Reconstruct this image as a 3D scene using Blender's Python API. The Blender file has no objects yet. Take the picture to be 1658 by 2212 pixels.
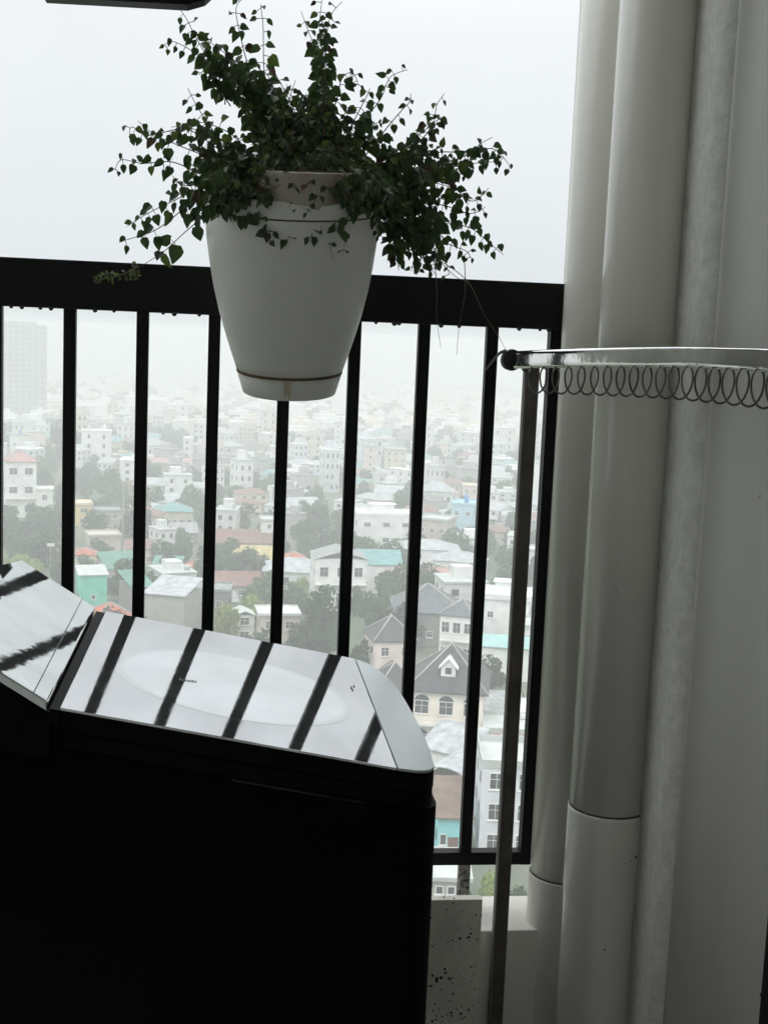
import bpy, math, random
from mathutils import Vector, Matrix, noise
random.seed(7)
R = math.radians
sc = bpy.context.scene
COL = sc.collection

# ------------------------------------------------------------------ camera
YAW, PITCH, ROLL, FPX, PW, PH = .1294, .1333, .0419, 2800.0, 1658.0, 2211.5
_f = Vector((math.sin(YAW)*math.cos(PITCH), math.cos(YAW)*math.cos(PITCH), -math.sin(PITCH)))
_r = Vector((math.cos(YAW), -math.sin(YAW), 0)); _u = _r.cross(_f)
_r2 = _r*math.cos(ROLL) + _u*math.sin(ROLL); _u2 = -_r*math.sin(ROLL) + _u*math.cos(ROLL)
cam_d = bpy.data.cameras.new('camera'); cam = bpy.data.objects.new('camera', cam_d); COL.objects.link(cam)
cam.matrix_world = Matrix(((_r2.x, _u2.x, -_f.x, 0), (_r2.y, _u2.y, -_f.y, 0), (_r2.z, _u2.z, -_f.z, 0), (0, 0, 0, 1)))
cam_d.sensor_fit = 'HORIZONTAL'; cam_d.sensor_width = 36; cam_d.lens = 36*FPX/PW
cam_d.clip_start = .02; cam_d.clip_end = 9000
sc.camera = cam

# ------------------------------------------------------------------ world, sun, exposure
SUN_EL, SUN_AZ = R(52), R(-152)
w = bpy.data.worlds.new('World'); sc.world = w; w.use_nodes = True
nt = w.node_tree; N = nt.nodes; L = nt.links
bg = N['Background']
sky = N.new('ShaderNodeTexSky'); sky.sky_type = 'NISHITA'; sky.sun_disc = False
sky.sun_elevation = SUN_EL; sky.sun_rotation = SUN_AZ; sky.air_density = 2; sky.dust_density = 6
hs = N.new('ShaderNodeHueSaturation'); hs.inputs['Saturation'].default_value = .25
L.new(sky.outputs[0], hs.inputs['Color'])
tc = N.new('ShaderNodeTexCoord'); sep = N.new('ShaderNodeSeparateXYZ'); L.new(tc.outputs['Generated'], sep.inputs[0])
ramp = N.new('ShaderNodeValToRGB'); L.new(sep.outputs['Z'], ramp.inputs[0])
cr = ramp.color_ramp
cr.elements[0].position = 0.0; cr.elements[0].color = (8.0, 8.5, 8.8, 1)
cr.elements[1].position = 1.0; cr.elements[1].color = (27, 27.6, 28, 1)
e = cr.elements.new(.22); e.color = (9.4, 9.8, 10.1, 1)
e = cr.elements.new(.34); e.color = (11.5, 12, 12.4, 1)
cn = N.new('ShaderNodeTexNoise'); cn.inputs['Scale'].default_value = 3.2; cn.inputs['Detail'].default_value = 3
L.new(tc.outputs['Generated'], cn.inputs['Vector'])
mr = N.new('ShaderNodeMapRange'); mr.inputs['To Min'].default_value = .90; mr.inputs['To Max'].default_value = 1.10
L.new(cn.outputs['Fac'], mr.inputs['Value'])
mul = N.new('ShaderNodeVectorMath'); mul.operation = 'SCALE'; L.new(ramp.outputs[0], mul.inputs[0]); L.new(mr.outputs[0], mul.inputs['Scale'])
mx = N.new('ShaderNodeMix'); mx.data_type = 'RGBA'; mx.inputs[0].default_value = .93
L.new(hs.outputs[0], mx.inputs[6]); L.new(mul.outputs[0], mx.inputs[7]); L.new(mx.outputs[2], bg.inputs['Color'])
bg.inputs['Strength'].default_value = .1
sl = bpy.data.lights.new('sun', 'SUN'); sl.energy = .9; sl.angle = R(30); sl.color = (1, .97, .93)
so = bpy.data.objects.new('sun', sl); COL.objects.link(so)
so.rotation_euler = (R(90)-SUN_EL, 0, -SUN_AZ + math.pi)
# a weak sun behind the clouds, behind the building
sd = Vector((math.sin(SUN_AZ)*math.cos(SUN_EL), math.cos(SUN_AZ)*math.cos(SUN_EL), math.sin(SUN_EL)))
so.rotation_euler = sd.to_track_quat('Z', 'Y').to_euler()
sc.view_settings.view_transform = 'Standard'; sc.view_settings.look = 'None'
sc.view_settings.exposure = 0.0; sc.view_settings.gamma = 1
sc.render.engine = 'CYCLES'
cy = sc.cycles; cy.max_bounces = 8; cy.diffuse_bounces = 5; cy.glossy_bounces = 4; cy.volume_bounces = 2
cy.use_denoising = True; cy.use_adaptive_sampling = True; cy.adaptive_threshold = .01
cy.sample_clamp_indirect = 6; cy.caustics_reflective = False; cy.caustics_refractive = False

# ------------------------------------------------------------------ helpers
def ray(x, y): return _f + _r2*((x-PW/2)/FPX) - _u2*((y-PH/2)/FPX)
def at_y(x, y, Y): d = ray(x, y); return d*(Y/d.y)
def at_x(x, y, X): d = ray(x, y); return d*(X/d.x)
def drop(D): return 55 + 45*(1-math.exp(-D/2200)) - 3*math.exp(-D/260)
def at_ground(x, y):
    d = ray(x, y); n = math.hypot(d.x, d.y); lo, hi = 60, 6000
    for _ in range(50):
        m = (lo+hi)/2
        if -d.z/n*m > drop(m): hi = m
        else: lo = m
    return Vector((d.x/n*m, d.y/n*m, -drop(m))), m
def px_m(P): return FPX/(P.dot(_f))           # pixels per metre at a point

class MB:
    def __init__(s): s.v = []; s.f = []; s.m = []; s.sm = []
    def quad(s, pts, mi=0, smooth=False):
        b = len(s.v); s.v += [tuple(p) for p in pts]; s.f.append(tuple(range(b, b+len(pts)))); s.m.append(mi); s.sm.append(smooth)
    def box(s, x0, x1, y0, y1, z0, z1, mi=0):
        b = len(s.v)
        s.v += [(x0,y0,z0),(x1,y0,z0),(x1,y1,z0),(x0,y1,z0),(x0,y0,z1),(x1,y0,z1),(x1,y1,z1),(x0,y1,z1)]
        for q in ((0,3,2,1),(4,5,6,7),(0,1,5,4),(1,2,6,5),(2,3,7,6),(3,0,4,7)):
            s.f.append(tuple(b+i for i in q)); s.m.append(mi); s.sm.append(False)
    def prism(s, poly, z0, z1, mi=0, smooth=False):      # poly: ccw list of (x,y); z may be a function of x,y
        fz0 = z0 if callable(z0) else (lambda x, y: z0); fz1 = z1 if callable(z1) else (lambda x, y: z1)
        b = len(s.v); n = len(poly)
        s.v += [(x, y, fz0(x, y)) for x, y in poly] + [(x, y, fz1(x, y)) for x, y in poly]
        s.f.append(tuple(b+i for i in reversed(range(n)))); s.f.append(tuple(b+n+i for i in range(n))); s.m += [mi, mi]; s.sm += [False, False]
        for i in range(n):
            j = (i+1) % n; s.f.append((b+i, b+j, b+n+j, b+n+i)); s.m.append(mi); s.sm.append(smooth)
    def lathe(s, prof, n=48, mi=0, c=(0, 0), cap0=True, cap1=True):
        b = len(s.v)
        for r, z in prof:
            for k in range(n): a = 2*math.pi*k/n; s.v.append((c[0]+r*math.cos(a), c[1]+r*math.sin(a), z))
        for i in range(len(prof)-1):
            for k in range(n):
                k2 = (k+1) % n; s.f.append((b+i*n+k, b+i*n+k2, b+(i+1)*n+k2, b+(i+1)*n+k)); s.m.append(mi); s.sm.append(True)
        if cap0: s.f.append(tuple(b+k for k in reversed(range(n)))); s.m.append(mi); s.sm.append(False)
        if cap1: s.f.append(tuple(b+(len(prof)-1)*n+k for k in range(n))); s.m.append(mi); s.sm.append(False)
    def tube(s, pts, rad, n=8, mi=0, caps=True):
        pts = [Vector(p) for p in pts]; b = len(s.v); m = len(pts)
        rr = rad if isinstance(rad, (list, tuple)) else [rad]*m
        up = Vector((0, 0, 1)); prev = None
        for i, p in enumerate(pts):
            t = (pts[min(i+1, m-1)] - pts[max(i-1, 0)]).normalized()
            if prev is None:
                a = up if abs(t.z) < .9 else Vector((1, 0, 0)); x = t.cross(a).normalized()
            else: x = (prev - t*prev.dot(t)).normalized()
            prev = x; y = t.cross(x)
            for k in range(n):
                a = 2*math.pi*k/n; s.v.append(tuple(p + (x*math.cos(a) + y*math.sin(a))*rr[i]))
        for i in range(m-1):
            for k in range(n):
                k2 = (k+1) % n; s.f.append((b+i*n+k, b+i*n+k2, b+(i+1)*n+k2, b+(i+1)*n+k)); s.m.append(mi); s.sm.append(n > 4)
        if caps:
            s.f.append(tuple(b+k for k in reversed(range(n)))); s.f.append(tuple(b+(m-1)*n+k for k in range(n))); s.m += [mi, mi]; s.sm += [False, False]
    def mesh(s, name, mats):
        me = bpy.data.meshes.new(name); me.from_pydata(s.v, [], s.f)
        if not isinstance(mats, (list, tuple)): mats = [mats]
        for m in mats: me.materials.append(m)
        me.polygons.foreach_set('material_index', s.m); me.polygons.foreach_set('use_smooth', s.sm); me.update(); return me
    def build(s, name, mats, parent=None, bevel=0):
        o = bpy.data.objects.new(name, s.mesh(name, mats)); COL.objects.link(o)
        if parent: o.parent = parent
        if bevel:
            md = o.modifiers.new('bevel', 'BEVEL'); md.width = bevel; md.segments = 3; md.limit_method = 'ANGLE'; md.angle_limit = R(40)
        return o

def tag(o, label=None, cat=None, group=None, kind=None):
    if label: o['label'] = label
    if cat: o['category'] = cat
    if group: o['group'] = group
    if kind: o['kind'] = kind
    return o
def empty(name, loc, rz=0, label=None, cat=None, group=None):
    o = bpy.data.objects.new(name, None); o.location = loc; o.rotation_euler = (0, 0, rz); o.empty_display_size = .3
    COL.objects.link(o); return tag(o, label, cat, group)
def dup(root, loc, rz, sc_=1, label=None, group=None):
    r = root.copy(); COL.objects.link(r); r.location = loc; r.rotation_euler = (0, 0, rz); r.scale = (sc_,)*3 if not hasattr(sc_, '__len__') else sc_
    if label: r['label'] = label
    if group: r['group'] = group
    for ch in list(root.children):
        c = ch.copy(); COL.objects.link(c); c.parent = r
        for g in list(ch.children):
            d = g.copy(); COL.objects.link(d); d.parent = c
    return r

_mc = {}
def mat(name, col, rough=.7, metal=0, var=.15, scale=3, bump=0, bscale=None, spec=.5, detail=4, col2=None, stretch=None, rnd=0, transl=0, coat=0):
    if name in _mc: return _mc[name]
    m = bpy.data.materials.new(name); m.use_nodes = True; nt = m.node_tree; N = nt.nodes; L = nt.links
    b = N['Principled BSDF']; b.inputs['Roughness'].default_value = rough; b.inputs['Metallic'].default_value = metal
    b.inputs['Specular IOR Level'].default_value = spec
    if coat: b.inputs['Coat Weight'].default_value = coat; b.inputs['Coat Roughness'].default_value = .08
    tc = N.new('ShaderNodeTexCoord'); src = tc.outputs['Object']
    if stretch:
        mp = N.new('ShaderNodeMapping'); mp.inputs['Scale'].default_value = stretch; L.new(src, mp.inputs[0]); src = mp.outputs[0]
    n = N.new('ShaderNodeTexNoise'); n.inputs['Scale'].default_value = scale; n.inputs['Detail'].default_value = detail
    L.new(src, n.inputs['Vector'])
    rp = N.new('ShaderNodeValToRGB'); L.new(n.outputs['Fac'], rp.inputs[0])
    c = Vector(col[:3]); c2 = Vector(col2[:3]) if col2 else c*(1-var*1.6)
    c1 = c if col2 else c*(1+var*.6)
    rp.color_ramp.elements[0].position = .32; rp.color_ramp.elements[0].color = (*c2, 1)
    rp.color_ramp.elements[1].position = .68; rp.color_ramp.elements[1].color = (*c1, 1)
    out = rp.outputs[0]
    if rnd:
        oi = N.new('ShaderNodeObjectInfo'); mr = N.new('ShaderNodeMapRange'); mr.inputs['To Min'].default_value = 1-rnd; mr.inputs['To Max'].default_value = 1+rnd
        L.new(oi.outputs['Random'], mr.inputs['Value']); vm = N.new('ShaderNodeVectorMath'); vm.operation = 'SCALE'
        L.new(out, vm.inputs[0]); L.new(mr.outputs[0], vm.inputs['Scale']); out = vm.outputs[0]
    L.new(out, b.inputs['Base Color'])
    if bump:
        n2 = N.new('ShaderNodeTexNoise'); n2.inputs['Scale'].default_value = bscale or scale*6; n2.inputs['Detail'].default_value = 5
        L.new(src, n2.inputs['Vector']); bp = N.new('ShaderNodeBump'); bp.inputs['Strength'].default_value = bump; bp.inputs['Distance'].default_value = .02
        L.new(n2.outputs['Fac'], bp.inputs['Height']); L.new(bp.outputs[0], b.inputs['Normal'])
    if transl:
        t = N.new('ShaderNodeBsdfTranslucent'); L.new(out, t.inputs['Color']); ms = N.new('ShaderNodeMixShader'); ms.inputs[0].default_value = transl
        L.new(b.outputs[0], ms.inputs[1]); L.new(t.outputs[0], ms.inputs[2]); L.new(ms.outputs[0], N['Material Output'].inputs['Surface'])
    _mc[name] = m; return m
def ribbed(name, col, scale, axis='X', rough=.5, amt=.25, metal=0):
    """corrugated sheet or tile courses: a wave that changes tone and bump across the surface"""
    if name in _mc: return _mc[name]
    m = mat(name, col, rough, metal, .22, .8); nt = m.node_tree; N = nt.nodes; L = nt.links; b = N['Principled BSDF']
    tc = [n for n in N if n.type == 'TEX_COORD'][0]; rp = [n for n in N if n.type == 'VALTORGB'][0]
    wv = N.new('ShaderNodeTexWave'); wv.bands_direction = axis; wv.inputs['Scale'].default_value = scale; wv.inputs['Distortion'].default_value = .6
    L.new(tc.outputs['Object'], wv.inputs['Vector'])
    mr = N.new('ShaderNodeMapRange'); mr.inputs['To Min'].default_value = 1-amt; mr.inputs['To Max'].default_value = 1+amt*.4
    L.new(wv.outputs['Fac'], mr.inputs['Value']); vm = N.new('ShaderNodeVectorMath'); vm.operation = 'SCALE'
    L.new(rp.outputs[0], vm.inputs[0]); L.new(mr.outputs[0], vm.inputs['Scale']); L.new(vm.outputs[0], b.inputs['Base Color'])
    bp = N.new('ShaderNodeBump'); bp.inputs['Strength'].default_value = .5; bp.inputs['Distance'].default_value = .05
    L.new(wv.outputs['Fac'], bp.inputs['Height']); L.new(bp.outputs[0], b.inputs['Normal'])
    return m

# ------------------------------------------------------------------ materials
M = {}
M['black'] = mat('black powder coat', (.002, .003, .0033), .5, 0, .3, 12, .05, 200, .22)
M['bfoot'] = mat('flaked black paint', (.010, .010, .010), .7, 0, .1, 130, .2, 200, .3, col2=(.42, .41, .38))
M['wall'] = mat('grey washed plaster', (.53, .53, .50), .9, 0, .12, 3.0, .06, 40, stretch=(1, 1, .3))
M['cem'] = mat('rough cement', (.60, .60, .565), .95, 0, .09, 60, .16, 160, .2)
M['pvc'] = mat('white pipe plastic', (.76, .755, .70), .20, 0, .085, 6, .02, 60, .45, stretch=(1, 1, .25))
M['pvcd'] = mat('yellowed pipe plastic', (.55, .55, .48), .4, 0, .1, 6, .02, 60)
M['grime'] = mat('grime', (.06, .05, .04), .8, 0, .3, 30)
M['floor'] = mat('floor tile', (.72, .71, .67), .5, 0, .1, 2)
M['ceil'] = mat('ceiling paint', (.82, .82, .80), .9, 0, .06, 2)
M['room'] = mat('room wall paint', (.82, .82, .79), .9, 0, .06, 2)
M['outer'] = mat('outer white render', (.78, .78, .75), .9, 0, .08, 3, .1, 30)
M['curb'] = mat('curb plaster', (.88, .87, .80), .9, 0, .08, 5, .2, 40)

def scuffed(m, lo, hi, sc_):
    N = m.node_tree.nodes; L = m.node_tree.links; b = N['Principled BSDF']; tc = [n for n in N if n.type == 'TEX_COORD'][0]
    mp = N.new('ShaderNodeMapping'); mp.inputs['Scale'].default_value = (1, .35, 1); L.new(tc.outputs['Object'], mp.inputs[0])
    n = N.new('ShaderNodeTexNoise'); n.inputs['Scale'].default_value = sc_; n.inputs['Detail'].default_value = 8; n.inputs['Roughness'].default_value = .7; L.new(mp.outputs[0], n.inputs['Vector'])
    mr = N.new('ShaderNodeMapRange'); mr.inputs['From Min'].default_value = .42; mr.inputs['From Max'].default_value = .72; mr.inputs['To Min'].default_value = lo; mr.inputs['To Max'].default_value = hi
    L.new(n.outputs['Fac'], mr.inputs['Value']); L.new(mr.outputs[0], b.inputs['Roughness'])
def speckle():
    m = mat('speckled stone', (.86, .86, .76), .6, 0, .10, 12, .1, 60); N = m.node_tree.nodes; L = m.node_tree.links
    b = N['Principled BSDF']; rp = [n for n in N if n.type == 'VALTORGB'][0]; tc = [n for n in N if n.type == 'TEX_COORD'][0]
    v = N.new('ShaderNodeTexVoronoi'); v.inputs['Scale'].default_value = 120; L.new(tc.outputs['Object'], v.inputs['Vector'])
    nn = N.new('ShaderNodeTexNoise'); nn.inputs['Scale'].default_value = 30; L.new(tc.outputs['Object'], nn.inputs['Vector'])
    mrr = N.new('ShaderNodeMapRange'); mrr.inputs['From Min'].default_value = .30; mrr.inputs['From Max'].default_value = .72; mrr.inputs['To Min'].default_value = 0; mrr.inputs['To Max'].default_value = .36
    L.new(nn.outputs['Fac'], mrr.inputs['Value'])
    lt = N.new('ShaderNodeMath'); lt.operation = 'LESS_THAN'; L.new(v.outputs['Distance'], lt.inputs[0]); L.new(mrr.outputs[0], lt.inputs[1])
    mx = N.new('ShaderNodeMix'); mx.data_type = 'RGBA'; mx.inputs[7].default_value = (.03, .03, .025, 1)
    L.new(lt.outputs[0], mx.inputs[0]); L.new(rp.outputs[0], mx.inputs[6]); L.new(mx.outputs[2], b.inputs['Base Color']); return m
M['speck'] = speckle()

def potmat():
    m = mat('white pot plastic', (.74, .74, .71), .42, 0, .05, 4, .02, 30, .4); return m
M['pot'] = potmat()
M['potd'] = mat('dirty white pot plastic', (.50, .47, .40), .6, 0, .1, 13, .05, 30, .3, col2=(.18, .135, .09), stretch=(1, 1, .45))
M['soil'] = mat('potting soil', (.05, .03, .02), .95, 0, .3, 60, .5, 90)
M['rust'] = mat('brown seam dirt', (.12, .075, .035), .8, 0, .4, 60)
M['leaf'] = mat('vine leaf', (.055, .108, .026), .45, 0, .4, 22, transl=.30, col2=(.018, .040, .016))
M['leaf2'] = mat('yellow green vine leaf', (.11, .16, .028), .5, 0, .3, 22, transl=.35, col2=(.05, .085, .02))
M['leafd'] = mat('brown dry leaf', (.08, .045, .02), .7, 0, .3, 22)
M['stem'] = mat('vine stem', (.05, .045, .02), .7, 0, .3, 30)
M['stemp'] = mat('pale dry stem', (.16, .15, .09), .7, 0, .3, 30)

M['lid'] = mat('smoked mirror lid', (.60, .615, .625), .05, .93, .12, 11, .008, 12, .5, stretch=(1, .35, 1))
M['win'] = mat('lid window glass', (.735, .765, .77), .05, .93, .08, 9, .01, 9, .5)
def soft_disc(m, r0, r1, edge):
    N = m.node_tree.nodes; L = m.node_tree.links; b = N['Principled BSDF']; tc = [n for n in N if n.type == 'TEX_COORD'][0]; rp = [n for n in N if n.type == 'VALTORGB'][0]
    ln = N.new('ShaderNodeVectorMath'); ln.operation = 'LENGTH'; L.new(tc.outputs['Object'], ln.inputs[0])
    mr = N.new('ShaderNodeMapRange'); mr.interpolation_type = 'SMOOTHSTEP'; mr.inputs['From Min'].default_value = r0; mr.inputs['From Max'].default_value = r1
    L.new(ln.outputs['Value'], mr.inputs['Value']); mx = N.new('ShaderNodeMix'); mx.data_type = 'RGBA'; mx.inputs[7].default_value = (*edge, 1)
    L.new(mr.outputs[0], mx.inputs[0]); L.new(rp.outputs[0], mx.inputs[6]); L.new(mx.outputs[2], b.inputs['Base Color'])
M['cap'] = mat('satin silver trim', (.56, .60, .60), .42, .9, .04, 6)
M['panel'] = mat('mirror control panel', (.66, .70, .69), .05, .93, .08, 14, .012, 28, .5)
M['body'] = mat('black machine shell', (.0012, .0013, .0014), .5, 0, .2, 4, spec=.05)
M['gloss'] = mat('gloss black trim', (.003, .003, .003), .15, 0, .2, 4, spec=.5)
scuffed(M['lid'], .03, .11, 26); scuffed(M['win'], .03, .09, 26); scuffed(M['panel'], .03, .09, 18)
M['mark'] = mat('grey lettering', (.16, .17, .18), .5, 0, .1, 10)
M['chrome'] = mat('chrome', (.80, .80, .79), .06, 1, .06, 40, .01, 60)
M['coil'] = mat('steel wire', (.16, .15, .14), .25, .95, .2, 40)
M['brown'] = mat('brown lacquered steel', (.10, .085, .07), .5, 0, .25, 20, .05, 90)
M['browne'] = mat('pale grey steel', (.17, .165, .15), .5, 0, .2, 20)
M['rubber'] = mat('black rubber', (.012, .012, .012), .5, 0, .2, 40)
M['water'] = mat('rain water', (.03, .035, .035), .05, 0, .1, 30, spec=.6)

# ------------------------------------------------------------------ the balcony's shell
FZ = -1.40; RAILY = 2.058
def struct(name, mb, m, **k): return tag(mb.build(name, m, **k), kind='structure')
b = MB(); b.box(-3.2, .70, -.5, 1.965, FZ-.15, FZ); struct('floor', b, M['floor'])
b = MB(); b.box(-3.2, 1.0, -.5, 1.72, 1.15, 1.35); struct('ceiling', b, M['ceil'])
b = MB(); b.box(-3.35, -3.2, -.5, 2.08, FZ, 1.15); tag(b.build('side_wall', M['room']), 'grey plaster side wall closing the balcony left of the washing machine', 'wall')
b = MB(); b.box(-3.35, 1.0, -.62, -.50, FZ, 1.15); tag(b.build('back_wall', M['room']), 'grey plaster back wall of the balcony room', 'wall')
# right wall with the rough cement strip beside the pipes
wl = empty('pipe_side_wall', (.70, 1.6, FZ), 0, 'grey plastered wall at the right edge beside the drain pipes', 'wall')
q1 = at_y(1596, 0, 1.585)
b = MB(); qx = q1.x-.70+.016; x1_ = q1.x-.70
prf = [(x1_+.001, -.0125), (x1_+.004, -.016), (x1_+.009, -.023), (x1_+.014, -.034), (x1_+.018, -.050), (x1_+.021, -.075), (x1_+.023, -.11), (x1_+.024, -.2), (x1_+.024, -2.1), (.3, -2.1), (.3, -.0125)]
b.prism(prf, 0, 2.55, 0, True); b.build('plaster_face', M['wall'], wl)
s0 = at_y(1518, 0, 1.735); s1 = at_y(1596, 0, 1.585)
b = MB()
pl = [(s0.x-.70, .135), (s1.x-.70-.012, .012), (s1.x-.70-.0045, .000), (s1.x-.70-.0005, -.0075), (s1.x-.70+.006, -.0125), (s1.x-.70+.020, -.0130), (.16, -.0105), (.16, .46), (s0.x-.70, .46)]
# rough strip: subdivided with small displacement so its edge is not ruler straight
rows = 120; ring = []
for i in range(rows+1):
    z = 2.55*i/rows; rw = []
    for j, (x, y) in enumerate(pl):
        d = 0 if j > 2 else .0008*noise.noise(Vector((j*3.1, z*9, 1.7))) + .0007*noise.noise(Vector((j*9.1, z*38, 4.7)))
        rw.append((x+d, y+d*.5, z))
    ring.append(rw)
for i in range(rows):
    for j in range(len(pl)):
        k = (j+1) % len(pl); bb = len(b.v) if not (i or j) else bb
        if not (i or j): b.v += [p for rw in ring for p in rw]
        m5 = len(pl); b.f.append((bb+i*m5+j, bb+(i+1)*m5+j, bb+(i+1)*m5+k, bb+i*m5+k)); b.m.append(0); b.sm.append(True)
b.build('cement_strip', M['cem'], wl)
b = MB()
random.seed(5)
for i in range(7):
    z = random.uniform(.1, 1.3); y = random.uniform(.0, .28); r = random.uniform(.0006, .0014)
    b.box(x1_+.0232, x1_+.0246, y-.32-r, y-.32+r, z-r*random.uniform(1, 3), z+r)
b.build('grime_spot', M['grime'], wl)
jx = q1.x+.024; jp = at_x(1650, 2150, jx)
b = MB(); b.box(-.004, .05, jp.y-.12, jp.y, FZ, 1.15)
j = b.build('door_jamb', M['black']); j.location = (jx, 0, 0)
tag(j, 'black door jamb at the lower right edge of the wall', 'door frame')
# outer facade edge beyond the railing, sky lit
b = MB(); xe_ = at_y(1217, 600, 2.16).x; b.box(xe_, 1.2, 2.10, 2.16, -6, 2.8); tag(b.build('facade_pier', M['outer']), 'thin white facade edge seen beyond the pipes and the railing end', 'wall')
b = MB(); b.box(-8, 8, -6, 2.20, -58, -1.62); tag(b.build('lower_facade', M['outer']), 'lower storeys of the apartment block under the balcony', 'building')
# curb and stone slab
b = MB(); b.box(-3.2, .66, 1.968, 2.10, FZ-.15, -.953); tag(b.build('balcony_curb', M['curb'], bevel=.002), 'pale plastered curb under the railing beside the pipes', 'curb')
t = at_y(1000, 1944, 1.93); t2 = at_y(1042, 1944, 1.93)
b = MB(); b.box(t2.x-.30, t2.x, 1.93, 1.948, FZ, t.z)
tag(b.build('stone_slab', M['speck'], bevel=.001), 'upright grey stone slab with dark specks right of the washing machine', 'stone slab')

# ------------------------------------------------------------------ railing
X0, DX = -.2302, .11
rl = empty('balcony_railing', (0, RAILY, -.95), 0, 'black metal balcony railing with a wide top rail and square bars', 'railing')
def off(mb): mb.v = [(x, y-RAILY, z+.95) for x, y, z in mb.v]; return mb
b = MB(); b.box(-3.19, .546, RAILY-.025, RAILY+.027, .0245, .0972); off(b).build('top_rail', M['black'], rl, bevel=.0015)
b = MB(); b.box(-3.19, .524, RAILY-.011, RAILY+.011, -.874, -.852); off(b).build('bottom_rail', M['black'], rl, bevel=.001)
for i in range(-26, 7):
    b = MB(); x = X0+i*DX; b.box(x-.0093, x+.0093, RAILY-.0093, RAILY+.0093, -.853, .0255); off(b).build('baluster', M['black'], rl, bevel=.001)
b = MB(); b.box(.5235, .546, RAILY-.012, RAILY+.012, -.874, .0255); off(b).build('end_post', M['black'], rl, bevel=.001)
for x in (X0+6*DX, X0, X0-6*DX, X0-12*DX, X0-18*DX):
    b = MB(); b.box(x-.0093, x+.0093, RAILY-.0093, RAILY+.0093, -.954, -.8735); off(b).build('support_foot', M['bfoot'], rl, bevel=.001)
random.seed(3)
for px in (24, 47, 87, 110, 205, 246, 352, 376, 430, 812, 852, 862, 953, 992, 1122, 1167, 1186):
    p = at_y(px, 690, RAILY-.022); r = random.uniform(.0028, .0045)
    b = MB(); b.lathe([(r*.3, -r*1.1), (r*.85, -r*.7), (r, -r*.1), (r*1.25, r*.6)], 12)
    o = b.build('water_drop', M['water'], rl); o.location = (p.x, -.022, .95+.0245)

# ------------------------------------------------------------------ drain pipes
def pipe(name, cx, cy, r, z_sock, sock_len, label, lean=0):
    e_ = empty(name, (cx, cy, FZ), 0, label, 'pipe', 'white drain pipes in the balcony corner')
    zs = z_sock-FZ
    b = MB(); b.lathe([(r, zs-.02), (r, 1.15-FZ)], 64); b.build('upper_pipe', M['pvc'], e_)
    b = MB(); R_ = r*1.032
    b.lathe([(r, 0), (r, zs-sock_len-.03), (r*1.01, zs-sock_len-.015), (R_, zs-sock_len), (R_, zs-.004), (R_*.995, zs), (r*1.004, zs+.0005)], 64)
    b.build('socket_pipe', M['pvc'], e_)
    b = MB(); b.lathe([(r*1.012, zs-.001), (r*1.014, zs+.0016), (r, zs+.003)], 64, cap0=False, cap1=False); b.build('joint_line', M['grime'], e_)
    return e_
c2 = (at_y(1310+0, 500, 1.8).x, 0)
pipe('drain_pipe', .5895, 1.80, .0575, at_y(1300, 1770, 1.745).z, .125, 'nearer white drain pipe with its socket joint low down, in front of the other pipe')
pipe('drain_pipe', .5850, 2.00, .0545, at_y(1170, 1912, 1.95).z, .10, 'farther white drain pipe right beside the end post of the railing')
def grime(parent, cx, cy, r, px, py, sz, seed):
    random.seed(seed); d = ray(px, py); a = d.x**2+d.y**2; bq = -2*(d.x*cx+d.y*cy); c_ = cx*cx+cy*cy-r*r; disc = bq*bq-4*a*c_
    if disc < 0: return
    p = d*((-bq-math.sqrt(disc))/(2*a)); n_ = Vector((p.x-cx, p.y-cy, 0)).normalized(); t = Vector((-n_.y, n_.x, 0)); P = []
    for k in range(10):
        q = 2*math.pi*k/10; rr = sz*random.uniform(.35, 1.1); P.append(p + n_*.0005 + t*(rr*math.cos(q)*.8) + Vector((0, 0, rr*math.sin(q))))
    b = MB(); b.quad([(v.x-cx, v.y-cy, v.z-FZ) for v in P]); b.build('grime_spot', M['grime'], parent)
nearp, farp = [o for o in bpy.data.objects if o.name.startswith('drain_pipe') and o.parent is None]
for k, (px, py, sz) in enumerate(((1372, 1852, .0035), (1362, 1860, .0022), (1380, 1845, .002), (1305, 2052, .0028), (1290, 1560, .0015), (1330, 1275, .0012))):
    grime(nearp, .5895, 1.80, .0600, px, py, sz, k)
# ------------------------------------------------------------------ washing machine
wm = empty('washing_machine', (-.05, 1.65, FZ), 0, 'black top loading washing machine with a mirror lid reflecting the railing bars', 'washing machine')
def woff(mb): mb.v = [(x+.05, y-1.65, z-FZ) for x, y, z in mb.v]; return mb
YN, YF = 1.402, 1.905
pa = at_y(105, 1525, YN); pb = at_y(860, 1660, YN)
slope = (pb.z-pa.z)/(pb.x-pa.x)
def ztop(x, y=0): return pa.z + slope*(x-pa.x)
def on_top(px, py, dz=0):            # pixel -> point of the sloping lid plane
    d = ray(px, py); # solve d.z*t = pa.z + slope*(d.x*t - pa.x)
    t = (pa.z+dz-slope*pa.x)/(d.z-slope*d.x); return d*t
def fit(px, py): p = on_top(px, py); return (p.x, p.y)
HX = pa.x
capn = [fit(860, 1660), fit(900, 1665), fit(926, 1664), fit(937, 1656), fit(933, 1640), fit(920, 1600), fit(893, 1545), fit(858, 1487), fit(828, 1456), fit(800, 1436), fit(768, 1424)]
def smooth_open(P, n):
    V = [Vector((x, y, 0)) for x, y in P]; out = []
    for i in range(len(V)-1):
        p0 = V[max(i-1, 0)]; p1 = V[i]; p2 = V[i+1]; p3 = V[min(i+2, len(V)-1)]
        for k in range(n): t = k/n; q = .5*((2*p1) + (p2-p0)*t + (2*p0-5*p1+4*p2-p3)*t*t + (3*p1-p0-3*p2+p3)*t**3); out.append((q.x, q.y))
    return out + [P[-1]]
capn = smooth_open(capn, 5)
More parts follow.
